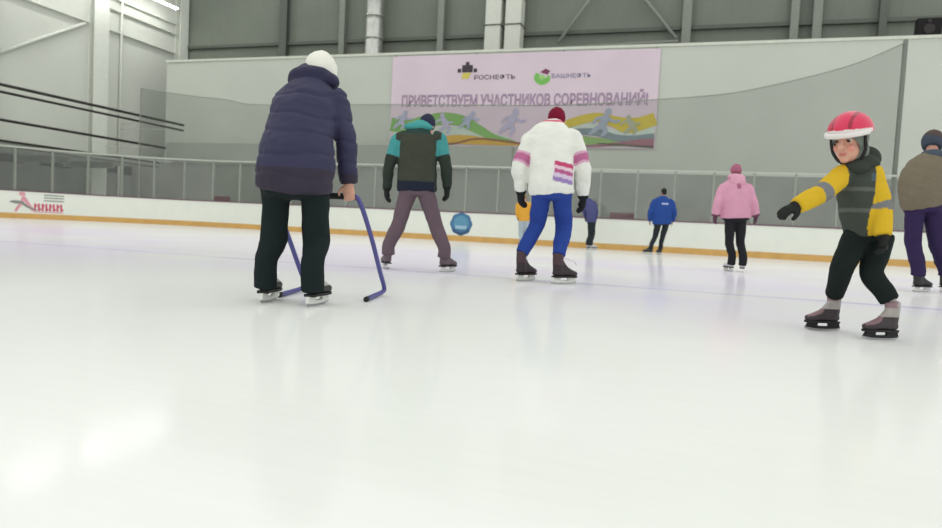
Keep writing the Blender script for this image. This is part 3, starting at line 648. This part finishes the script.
def person(key, label, face, jacket, trousers, boots, hat=None, hands='bare', arm=(.085, .062, .05), leg=(.098, .078, .072), hem=.14,
           voxel=.011, handspec=None, gloves=None, fold=.007, tuck=False, jmat=None, tmat=None, hood=None, collar=None, quilt=None, face_detail=False,
           lace=False, strap=False, skin=SKIN, extras=None, holder=None, hipw=None, crotch=0.0, gl=1.0, gw=.008, hs_=1.0, sock=(96, 92, 92), skate_label=None, mouthful=False):
    F = FIG[key]; s = F['s']
    root = thing('person', label, 'person', F['root'], TH)
    J = {k: V(F[k]) for k in F if k not in ('root', 's', 'torso', 'feet')}
    T = F['torso']
    # skates first: they give the ankles
    ank = []
    for i, (gx, gy, hd, _) in enumerate(F['feet']):
        ank.append(skate(root, gx, gy, hd, s, boots, skate_label, lace=lace and i == 1, toe_holder=holder or M_holder, strap=strap))
    # --- one continuous body
    bm = bmesh.new()
    tube(bm, [(p[0], p[1], p[2]+(.03 if i == 0 else 0), min(p[3]*.78, (hipw or 9)*.95), p[4]*.78) for i, p in enumerate(T)], n=18, sub=3, cap=.2)
    hips = (J['hipL']+J['hipR'])/2
    ell(bm, (hips.x, T[0][1], hips.z+.085), (min(T[0][3]*.76, (hipw or 9)*.86), T[0][4]*.76, .09*s))
    neck = V(T[-1][:3]); Hd = J['head']
    f, x, u = head_frame(face)
    base = Hd - u*.07*s*hs_ - f*.02*s*hs_
    tube(bm, [(*(neck-V((0, 0, .06*s))), .062*s), (*((neck+base)/2), .052*s), (*(base+u*.04*s*hs_), .052*s*hs_)], n=12, sub=3)
    head_shape(bm, Hd, face, s*hs_)
    for q in 'LR':
        i = 'LR'.index(q)
        a0, a1, fdir = ank[i]
        hp, kn = J['hip'+q], J['knee'+q]
        tube(bm, [(*hp, leg[0]*.8), (*((hp+kn)/2), leg[0]*.72), (*kn, leg[1]*.68), (*(kn*.5+a1*.5), min(leg[1], leg[2])*.66), (*a1, .036*s), (*a0, .034*s)], n=12, sub=4)
        tube(bm, [(*(a0-V((0, 0, .02*s))), .034*s), (*(a0+fdir*.1*s-V((0, 0, .045*s))), .034*s, .026*s), (*(a0+fdir*.17*s-V((0, 0, .055*s))), .03*s, .018*s)], lateral=fdir.cross(V((0, 0, 1))), n=10, sub=2)
        sh, el, wr = J['sh'+q], J['el'+q], J['wr'+q]
        tube(bm, [(*(sh*.86+neck*.14), arm[0]*.8), (*(sh*.6+el*.4), arm[0]*.68), (*el, arm[1]*.68), (*(el*.5+wr*.5), arm[1]*.62), (*wr, .028*s)], n=12, sub=4)
        hs = (handspec or {}).get(q) or ((wr-el)*.7+V((0, .02, -.2)), V((1 if q == 'L' else -1, .35, 0)), V((0, 1, 0)), 22)
        hand_shape(bm, wr, hs[0], hs[1], hs[2], s*(min(1, gl) if gloves else 1), hs[3])
    hz = s*hs_
    mouth = Hd+f*.092*hz-u*.058*hz
    brow = [Hd+f*.085*hz+x*k*.034*hz+u*.04*hz for k in (-1, 1)]
    def skin_col(co, n):
        if face_detail:
            e = co-mouth
            if abs(e.dot(u)) < .0085*hz and abs(e.dot(x)) < .02*hz and abs(e.dot(f)) < .03*hz: return (186, 112, 106)
            for w in brow:
                e = co-w
                if abs(e.dot(u)) < .005*hz and abs(e.dot(x)) < .018*hz and abs(e.dot(f)) < .03*hz: return (158, 122, 104)
            for k in (-1, 1):
                if (co-(Hd+f*.078*hz+x*k*.042*hz-u*.03*hz)).length < .022*hz: return (212, 146, 130)
        if co.z < .36*s: return sock
        return skin
    melt('body', bm, M_skin, root, voxel if voxel < .01 else voxel*.95, 2, color=skin_col)
    if face_detail:
        for k in (-1, 1):
            bm = bmesh.new(); c = Hd+f*.0735*hz+x*k*.031*hz+u*.014*hz; ell(bm, c, (.0135*hz,)*3, seg=16)
            o = obj('eye', bm, M_eye, root, True)
            paint(o.data, lambda co, n, c=c: (40, 34, 32) if (co-c).normalized().dot((f*.9-u*.35).normalized()) > .8 else ((96, 76, 58) if (co-c).normalized().dot((f*.9-u*.35).normalized()) > .6 else (206, 198, 192)))
    # --- trousers
    bm = bmesh.new()
    tube(bm, [(T[1][0], T[1][1], T[1][2]+.0, T[1][3]*.88, T[1][4]*.9), (T[0][0], T[0][1], T[0][2], T[0][3]*.92, T[0][4]*.93), (T[0][0]*.5+hips.x*.5, T[0][1], hips.z-.02*s+crotch, hipw or T[0][3]*.88, T[0][4]*.86)], n=16, sub=3, cap=.12)
    for i, q in enumerate('LR'):
        a0, a1, fdir = ank[i]
        hp, kn = J['hip'+q], J['knee'+q]
        zl = hem*s
        low = kn.lerp(a1, (kn.z-zl)/(kn.z-a1.z)) if zl > a1.z else a1.lerp(a0, (a1.z-zl)/(a1.z-a0.z))
        path = [(*hp, leg[0]), (*((hp+kn)/2), leg[0]*.93), (*kn, leg[1]), (*(kn*.5+a1*.5), (leg[1]+leg[2])/2)]
        if zl < a1.z-.02: path.append((*a1, leg[2]))
        tube(bm, path+[(*low, leg[2])], n=14, sub=4, cap=.12)
    tr = melt('trousers', bm, tmat or M_cloth, root, voxel, 3, fold, (9, 9, 6), color=trousers)
    # --- jacket
    bm = bmesh.new()
    tube(bm, [tuple(p) for p in T], n=22, sub=4, cap=.12)
    for q in 'LR':
        sh, el, wr = J['sh'+q], J['el'+q], J['wr'+q]
        mid = V(T[-2][:3])
        tube(bm, [(*(sh*.7+mid*.3), arm[0]*1.02), (*sh, arm[0]), (*((sh+el)/2), (arm[0]+arm[1])*.5), (*el, arm[1]), (*((el+wr)/2), (arm[1]+arm[2])*.51), (*wr, arm[2])], n=14, sub=4, cap=.15)
    if collar: tube(bm, [(*(neck-V((0, 0, .03))), collar*1.15, collar), (*(neck+(base-neck)*.8), collar, collar*.95)], n=14, sub=2, cap=.2)
    jk = melt('jacket', bm, jmat or M_cloth, root, voxel, 3, fold, (7, 7, 10), color=jacket(J, T), extra=quilt)
    if hood:
        for part, build, colr in hood(J, T, f, x, u, s):
            bm = bmesh.new(); build(bm); melt(part, bm, jmat or M_cloth, jk, voxel, 3, fold*.6, color=colr)
    # --- hat
    if hat: hat(root, Hd, f, x, u, s*hs_, min(voxel, .009))
    # --- gloves
    if gloves:
        for q in 'LR':
            el, wr = J['el'+q], J['wr'+q]
            hs = (handspec or {}).get(q) or ((wr-el)*.7+V((0, .02, -.2)), V((1 if q == 'L' else -1, .35, 0)), V((0, 1, 0)), 22)
            bm = bmesh.new()
            dd = V(hs[0]).normalized()
            hand_shape(bm, wr, hs[0], hs[1], hs[2], s*gl, hs[3], gw*s)
            tube(bm, [(*(wr-dd*.05*s), .04*s*gl+gw), (*(wr-dd*.01*s), .036*s*gl+gw), (*(wr+dd*.03*s), .036*s*gl+gw, .026*s*gl+gw)], n=12, sub=2, cap=.2)
            melt('glove', bm, M_cloth, root, .0055 if voxel < .012 else .008, 1, color=gloves)
    if extras: extras(root, J, T, ank, f, x, u, s)
    return root

def flat(c): return lambda co, n: c
def jflat(c): return lambda J, T: flat(c)
def beanie(col, cover=-.02, bulk=1.16, name='knit_hat', band=None, top=1.0):
    def make(root, Hd, f, x, u, s, vx):
        rot = Matrix((x, f, u)).transposed(); bm = bmesh.new()
        c = Hd+u*.028*s-f*.012*s
        ell(bm, c, (.078*s*bulk, .095*s*bulk, .096*s*bulk*top), rot, 20)
        # trim below the brim line
        geo = list(bm.verts)+list(bm.edges)+list(bm.faces)
        bmesh.ops.bisect_plane(bm, geom=geo, plane_co=Hd+u*cover*s, plane_no=(u+f*.18), clear_inner=True)
        ed = [e for e in bm.edges if e.is_boundary]; bmesh.ops.holes_fill(bm, edges=ed)
        pc = Hd+u*cover*s
        melt(name, bm, M_cloth, root, vx*.8, 2, .004, (30, 30, 12), color=lambda co, n: (band if band and (co-pc).dot(u+f*.18) < .035*s else col) if not callable(col) else col(co))
    return make

# 1 -- woman in the navy coat
def coat_cols(J, T):
    hemz = T[0][2]
    def fn(co, n):
        return (50, 44, 60) if co.z < hemz+.12 else (50, 49, 76)
    return fn
def big_hood(J, T, f, x, u, s):
    c = J['head']
    nk = V(T[-1][:3])
    def build(bm):
        # a soft hood lying folded behind the head
        for dx, dy, dz, r_ in ((-.035, .0, .055, (.150, .10, .075)), (-.03, .05, .105, (.115, .085, .055)), (-.03, -.035, .012, (.135, .075, .045)), (.075, .0, .03, (.075, .085, .06)), (-.13, .02, .03, (.06, .08, .06))):
            ell(bm, (nk.x+dx, nk.y+dy, nk.z+dz), r_)
    return [('hood', build, flat((40, 39, 66)))]
def white_skate(dark, light, zc=.16):
    return lambda co, n: light if co.z > zc else dark
coat_quilt = lambda co: -.007*max(0, math.cos((co.z+.05*co.x+.06*noise.noise(co*4))*2*math.pi/.13))**6
person('woman', 'person in a navy hooded coat and white knit hat pushing a purple skating frame', (.38, .9, -.3), coat_cols, flat((27, 36, 37)),
       white_skate((44, 42, 44), (176, 176, 168), .12), hat=beanie((226, 226, 216), -.06, 1.3), arm=(.085, .07, .058), leg=(.09, .082, .073), hem=.095, crotch=.0, hipw=.185, voxel=.009,
       jmat=M_shell, hood=big_hood, quilt=coat_quilt, fold=.009, collar=.085,
       handspec={'R': ((.03, .3, -.9), (-.1, .95, .25), (-1, 0, -.1), 48), 'L': ((.03, .5, -.8), (-.1, .95, .25), (1, 0, -.1), 48)})

# 2 -- skater in the grey-green vest with turquoise upper sleeves
def vest_cols(J, T):
    def fn(co, n):
        for q in 'LR':
            sh, el, wr = J['sh'+q], J['el'+q], J['wr'+q]
            out = (co.x-sh.x)*(1 if q == 'R' else -1)
            if out > -.035:
                t = (co-sh).dot((el-sh).normalized())/(el-sh).length
                if t < .06 and out < .02: return (58, 62, 54)
                return (70, 146, 146) if t < .60 else (48, 56, 50)
        if co.z < T[0][2]+.1: return (34, 40, 54)
        if co.z > T[-2][2]-.02: return (44, 66, 62)
        return (62, 66, 56)
    return fn
def teal_hood(J, T, f, x, u, s):
    nk = V(T[-1][:3])
    def build(bm):
        ell(bm, (nk.x-.05, nk.y-.03, nk.z+.015), (.175, .085, .06)); ell(bm, (nk.x-.02, nk.y+.02, nk.z+.05), (.115, .09, .055))
    return [('hood', build, flat((70, 148, 146)))]
person('gray', 'person in a dark green vest with turquoise sleeves and hood, skating legs apart', (.35, .9, -.25), vest_cols, flat((101, 86, 93)),
       flat((92, 78, 84)), hat=beanie(lambda co: (46, 50, 68), -.03, 1.16), arm=(.083, .066, .055), leg=(.1, .085, .075), hem=.17, gl=1.02, gw=.013, gloves=flat((34, 38, 36)), hood=teal_hood, fold=.009,
       extras=None)

# 3 -- skater in the white hockey jersey
def jersey_cols(J, T):
    W, CR, MV, VI = (222, 224, 216), (188, 72, 112), (176, 92, 136), (150, 126, 178)
    def fn(co, n):
        for q in 'LR':
            sh, el, wr = J['sh'+q], J['el'+q], J['wr'+q]
            out = (co.x-sh.x)*(1 if q == 'R' else -1)
            if out > -.06:
                t = (co-sh).dot((el-sh).normalized())
                if q == 'R' and co.x < T[2][0]+T[2][3]*.93 and co.z < sh.z-.06: continue
                if q == 'L' and co.x > T[2][0]-T[2][3]*.93 and co.z < sh.z-.06: continue
                if out < -.02 and co.z > sh.z-.1: continue
                L = (el-sh).length
                if .50*L < t < .90*L: return (178, 104, 142) if .58*L < t < .82*L else (206, 160, 184)
                return W
        if n.y < .35 and co.x > .012:
            z = co.z + .16*(co.x-.02)
            for z0, z1, c in ((1.19, 1.235, CR), (1.115, 1.155, MV), (1.03, 1.075, VI)):
                if z0 < z < z1 and co.x > .02-(.02 if c is VI else 0): return c
            if 1.155 < z < 1.19: return (224, 196, 208)
            if 1.075 < z < 1.115: return (206, 190, 214)
        if T[-1][2]+.005 < co.z < T[-1][2]+.03: return (206, 110, 130)
        return W
    return fn
person('jersey', 'person in a white hockey jersey with pink stripes, maroon hat and blue trousers', (.15, .9, -.35), jersey_cols, flat((42, 66, 140)),
       lambda co, n: (70, 48, 54) if co.z > .2 else (44, 34, 38), hat=beanie((116, 22, 48), -.055, 1.14), arm=(.095, .082, .062), leg=(.1, .088, .07), hem=.275, gl=1.02, gw=.017, gloves=flat((30, 32, 34)), collar=.075,
       fold=.011, lace=True)

# 4, 5, 6 -- the three small skaters near the boards
person('yellow', 'person in an orange top and pale trousers by the far boards, behind a black glove', (.1, .95, -.1), jflat((214, 158, 62)), flat((164, 176, 186)),
       flat((120, 122, 126)), hat=beanie((150, 120, 84), -.02), voxel=.016, fold=.006, gloves=flat((150, 120, 80)))
person('violet', 'stooping person in a violet jacket and black trousers by the far boards', (-.5, .8, -.4), jflat((76, 78, 122)), flat((42, 48, 52)),
       flat((190, 190, 192)), hat=beanie((70, 66, 96), -.02), voxel=.016, arm=(.075, .06, .05), leg=(.082, .064, .064), fold=.008, gloves=flat((60, 60, 84)))
def blue_back(J, T):
    def fn(co, n):
        if n.y < -.3 and abs(co.x-T[3][0]-.03) < .1 and 1.45 < co.z < 1.5: return (168, 180, 214)
        return (42, 72, 140)
    return fn
def short_hair(root, Hd, f, x, u, s, vx):
    rot = Matrix((x, f, u)).transposed(); bm = bmesh.new()
    ell(bm, Hd+u*.04*s-f*.022*s, (.08*s, .095*s, .088*s), rot); ell(bm, Hd-f*.055*s-u*.01*s, (.066*s, .05*s, .07*s), rot)
    melt('hair', bm, M_cloth, root, vx, 2, .004, (25, 25, 25), color=flat((40, 38, 40)))
person('blue', 'person with short dark hair and blue jacket stepping by the far boards', (-.1, .95, -.1), blue_back, flat((44, 48, 52)),
       lambda co, n: (58, 56, 58), hat=short_hair, voxel=.015, arm=(.095, .075, .06), leg=(.095, .074, .066), fold=.01, skin=(150, 116, 108))

# 7 -- pink jacket
def pink_cols(J, T):
    def fn(co, n):
        for q in 'LR':
            if (co-J['wr'+q]).length < .075: return (104, 66, 84)
        return (206, 150, 172)
    return fn
def pink_hood(J, T, f, x, u, s):
    nk = V(T[-1][:3])
    def build(bm):
        ell(bm, (nk.x, nk.y-.10, nk.z-.05), (.135, .075, .11)); ell(bm, (nk.x, nk.y-.14, nk.z-.15), (.055, .05, .08)); ell(bm, (nk.x, nk.y-.03, nk.z+.03), (.15, .12, .06))
    def c(co, n):
        return (164, 100, 126) if abs(co.x-nk.x) < .035 and nk.z-.2 < co.z < nk.z-.09 else (212, 158, 178)  # darker V: shadow of the hood fold painted into its colour
    return [('hood', build, c)]
person('pink', 'person standing in a pink hooded jacket and black leggings with white skates', (.05, .97, -.05), pink_cols, flat((38, 38, 42)),
       white_skate((196, 192, 192), (204, 202, 202), .1), hat=beanie((162, 98, 118), -.06, 1.17, band=(136, 86, 96)), arm=(.085, .074, .066), leg=(.09, .07, .068), hem=.115, voxel=.012, fold=.008, hood=pink_hood,
       gloves=flat((96, 64, 80)), gl=.82, hipw=.16)

# 8 -- the boy
def boy_cols(J, T):
    Y, G, D = (206, 170, 44), (118, 120, 122), (66, 72, 66)
    c3 = V(T[3][:3])
    def fn(co, n):
        for q in 'LR':
            sh, el, wr = J['sh'+q], J['el'+q], J['wr'+q]
            a1 = (el-sh); a2 = (wr-el)
            t1 = (co-sh).dot(a1)/a1.length_squared; t2 = (co-el).dot(a2)/a2.length_squared
            d1 = (co-sh-a1*max(0, min(1, t1))).length; d2 = (co-el-a2*max(0, min(1, t2))).length
            if min(d1, d2) < .075:
                if q == 'R' and co.x < sh.x-.005 and t1 < .9 and d1 > .052: continue
                if q == 'L' and co.x > sh.x+.0 : continue
                if (t1 > .86 and t2 < .16): return G
                return Y
        if co.z > T[-1][2]-.02: return (60, 66, 60)
        if n.y < .2 and abs(co.z-.80) < .03 and -.07 < co.x < .01: return (136, 112, 116)
        if n.y < .2 and abs(co.z-.93) < .025 and -.09 < co.x < -.02: return (78, 94, 104)
        if abs(co.z-.86) < .012 or abs(co.z-.74) < .012: return (92, 96, 90)
        return D
    return fn
def boy_hood(J, T, f, x, u, s):
    nk = V(T[-1][:3])
    def build(bm):
        ell(bm, (nk.x+.08, nk.y+.05, nk.z+.045), (.085, .08, .075)); ell(bm, (nk.x+.03, nk.y-.005, nk.z+.01), (.1, .085, .05)); ell(bm, (nk.x-.02, nk.y-.05, nk.z-.02), (.07, .06, .04))
    return [('hood', build, lambda co, n: (56, 62, 56))]
def helmet(root, Hd, f, x, u, s, vx):
    rot = Matrix((x, f, u)).transposed()
    # grey balaclava framing the face
    bm = bmesh.new(); ell(bm, Hd+u*.018*s-f*.016*s, (.087*s, .102*s, .107*s), rot, 20); ell(bm, Hd-f*.03*s-u*.06*s, (.08*s, .075*s, .08*s), rot, 16)
    b2 = melt('balaclava', bm, M_cloth, root, .007, 2, .003, color=flat((112, 120, 114)))
    me = b2.data; bm = bmesh.new(); bm.from_mesh(me)
    fc = Hd+f*.1*s-u*.03*s
    kill = [v for v in bm.verts if (((v.co-fc).dot(x)/.062/s)**2+((v.co-fc).dot(u)/.07/s)**2 < 1 and (v.co-Hd).dot(f) > .01*s)]
    bmesh.ops.delete(bm, geom=kill, context='VERTS'); bm.to_mesh(me); bm.free()
    # shell
    bm = bmesh.new(); c = Hd+u*.045*s-f*.016*s
    ell(bm, c, (.108*s, .13*s, .108*s), rot, 28)
    bmesh.ops.bisect_plane(bm, geom=list(bm.verts)+list(bm.edges)+list(bm.faces), plane_co=Hd+u*.038*s, plane_no=(u-f*.10), clear_inner=True)
    bmesh.ops.holes_fill(bm, edges=[e for e in bm.edges if e.is_boundary])
    def col(co, n):
        if (co-(Hd+u*.038*s)).dot((u-f*.10).normalized()) < .022*s and (co-Hd).dot(f) > -.03*s: return (222, 216, 214)
        k = (co-c).dot(x)/s
        return (150, 24, 52) if abs(abs(k)-.045) < .008 and (co-c).dot(u) > .03*s else (208, 42, 82)
    h = melt('helmet', bm, M_helmet, root, .005, 3, color=col)
    bm = bmesh.new()      # white brim round the front
    pts = []
    for k in range(13):
        a = R(-80+160*k/12); p = Hd+u*.043*s-f*.016*s+x*.107*s*math.sin(a)+f*(.13*math.cos(a)+.012)*s; pts.append((*p, .014*s, .010*s))
    tube(bm, pts, lateral=u, n=10, sub=2, cap=1); obj('brim', bm, mat('helmet_white', (222, 216, 214), .4), h, True)
    bm = bmesh.new()      # chin strap
    pts = [(*(Hd+x*k*.086*s+f*.015*s+u*z*s), .006*s, .009*s) for k, z in ((-1, .03), (-.98, -.05), (-.6, -.108), (0, -.122), (.6, -.108), (.98, -.05), (1, .03))]
    tube(bm, pts, lateral=f, n=8, sub=3, cap=.4); obj('chin_strap', bm, M_sole, h, True)
def boy_boot(co, n):
    if co.z > .135: return (160, 154, 150) if co.z < .185 or n.x > .2 else (140, 112, 118)
    if n.z > .55 and co.z > .085: return (128, 100, 106)
    return (54, 46, 50)
def boy_extra(root, J, T, ank, f, x, u, s):
    bm = bmesh.new(); kn = J['kneeR']; hp = J['hipR']; m = kn*.45+hp*.55
    tube(bm, [(*(m+V((.0, -.062, .05))), .028, .01), (*(m+V((-.008, -.066, -.05))), .03, .01)], n=10, sub=3); o = melt('pocket_patch', bm, M_cloth, root, .006, 1, color=flat((92, 78, 84))); o['label'] = 'greyish patch on the thigh'
person('boy', 'child in a red helmet with yellow sleeves and grey vest, arm stretched out', (-.80, -.62, -.30), boy_cols, flat((26, 34, 33)), boy_boot, hat=helmet,
       arm=(.064, .058, .046), leg=(.08, .064, .054), hem=.3, hs_=1.42, sock=(160, 156, 152), gl=1.0, voxel=.0075, hood=boy_hood, gloves=flat((38, 40, 38)), fold=.006, face_detail=True, extras=boy_extra, holder=M_sole,
       handspec={'L': ((-.9, -.3, -.4), (0, .4, -.9), (0, -.9, -.3), 18), 'R': ((-.1, -.3, -.9), (-1, .1, .1), (0, -1, .1), 30)}, hipw=.125)

# 9 -- khaki jacket at the edge
def khaki_hat(root, Hd, f, x, u, s, vx):
    beanie(lambda co: (82, 70, 66) if (co-Hd).dot(u)+.25*(co-Hd).dot(x) > .05*s else (66, 74, 86), -.05, 1.24)(root, Hd, f, x, u, s, vx)
def khaki_scarf(J, T, f, x, u, s):
    nk = V(T[-1][:3])
    def build(bm): ell(bm, (nk.x, nk.y, nk.z+.04), (.15, .13, .075)); ell(bm, (nk.x-.04, nk.y-.03, nk.z+.02), (.13, .11, .06))
    return [('scarf', build, flat((70, 80, 92)))]
person('khaki', 'person in a khaki jacket and dark purple trousers leaning forward behind the child', (.55, .8, -.3), jflat((112, 104, 88)), flat((50, 40, 74)),
       flat((38, 38, 38)), hat=khaki_hat, arm=(.095, .075, .06), leg=(.112, .095, .08), hem=.2, hs_=1.28, voxel=.012, hood=khaki_scarf, fold=.012, gloves=flat((40, 40, 42)))

# ------------------------------------------------------------------ the purple skating frame
W = FIG['woman']
fr = thing('skating_frame', 'purple tubular skating frame with a black crossbar, pushed by the navy coat', 'skating frame', W['root'], TH)
M_pur = mat('frame_purple', (78, 76, 140), .4, var=.05)
for i, P in enumerate(FRAME):
    bm = bmesh.new(); tube(bm, [(*p, .0165) for p in P], lateral=(1, 0, 0), n=12, sub=6, cap=.6); lg = obj('leg', bm, M_pur, fr, True)
    bm = bmesh.new(); q = V(P[-1]); r = (V(P[-1])-V(P[-2])).normalized(); tube(bm, [(*(q-r*.03), .018), (*(q+r*.012), .018)], n=12, sub=1, cap=.3); obj('end_cap', bm, M_sole, lg, True)
bm = bmesh.new(); tube(bm, [(*BAR[0], .015), (*BAR[1], .015)], lateral=(0, 0, 1), n=12, sub=1, cap=.3); obj('crossbar', bm, M_pur, fr, True)
for a, c in ((0, .42), (.58, 1)):
    p = V(BAR[0]).lerp(V(BAR[1]), a+.02); q = V(BAR[0]).lerp(V(BAR[1]), c-.02)
    bm = bmesh.new(); tube(bm, [(*p, .021), (*q, .021)], lateral=(0, 0, 1), n=12, sub=1, cap=.3); obj('grip', bm, mat('grip_black', (24, 24, 24), .8), fr, True)

# ------------------------------------------------------------------ light
w = bpy.data.worlds.new('hall_light'); SC.world = w; w.use_nodes = True
bg = w.node_tree.nodes['Background']; bg.inputs['Color'].default_value = (.985, 1, .97, 1); bg.inputs['Strength'].default_value = WORLD
for x in (-20, -8, 4):
    for y in (0, 9, 18):
        l = bpy.data.lights.new('overhead_fill', 'AREA'); l.shape = 'RECTANGLE'; l.size = 2.5; l.size_y = 2.5; l.energy = FILL; l.color = (1, 1, .97)  # added area lights, out of view, for soft shading from above
        o = bpy.data.objects.new('overhead_fill', l); COL.objects.link(o); o.location = (x, y, 13)

# ------------------------------------------------------------------ camera
cam = bpy.data.cameras.new('camera'); cam.sensor_width = 36; cam.lens = 670/942*36; cam.clip_end = 200
co = bpy.data.objects.new('camera', cam); COL.objects.link(co)
roll, pitch = math.atan(.05), math.atan((264-227)*math.cos(math.atan(.05))/670)
cp, sp, cr_, sr = math.cos(pitch), math.sin(pitch), math.cos(roll), math.sin(roll)
fwd = V((0, cp, -sp)); u0 = V((0, sp, cp)); r0 = V((1, 0, 0))
rt = r0*cr_+u0*sr; up = u0*cr_-r0*sr
M = Matrix((rt, up, -fwd)).transposed().to_4x4()
co.matrix_world = Matrix.Translation((0, 0, .53)) @ Matrix.Rotation(TH, 4, 'Z') @ M
cam.dof.use_dof = True; cam.dof.focus_distance = 4.6; cam.dof.aperture_fstop = 2.2
SC.camera = co
SC.view_settings.view_transform = 'Standard'; SC.view_settings.look = 'None'; SC.view_settings.gamma = 1; SC.view_settings.exposure = EXPO
SC.view_settings.use_curve_mapping = False
SC.cycles.max_bounces = 6; SC.cycles.transparent_max_bounces = 16
SC.cycles.use_denoising = True
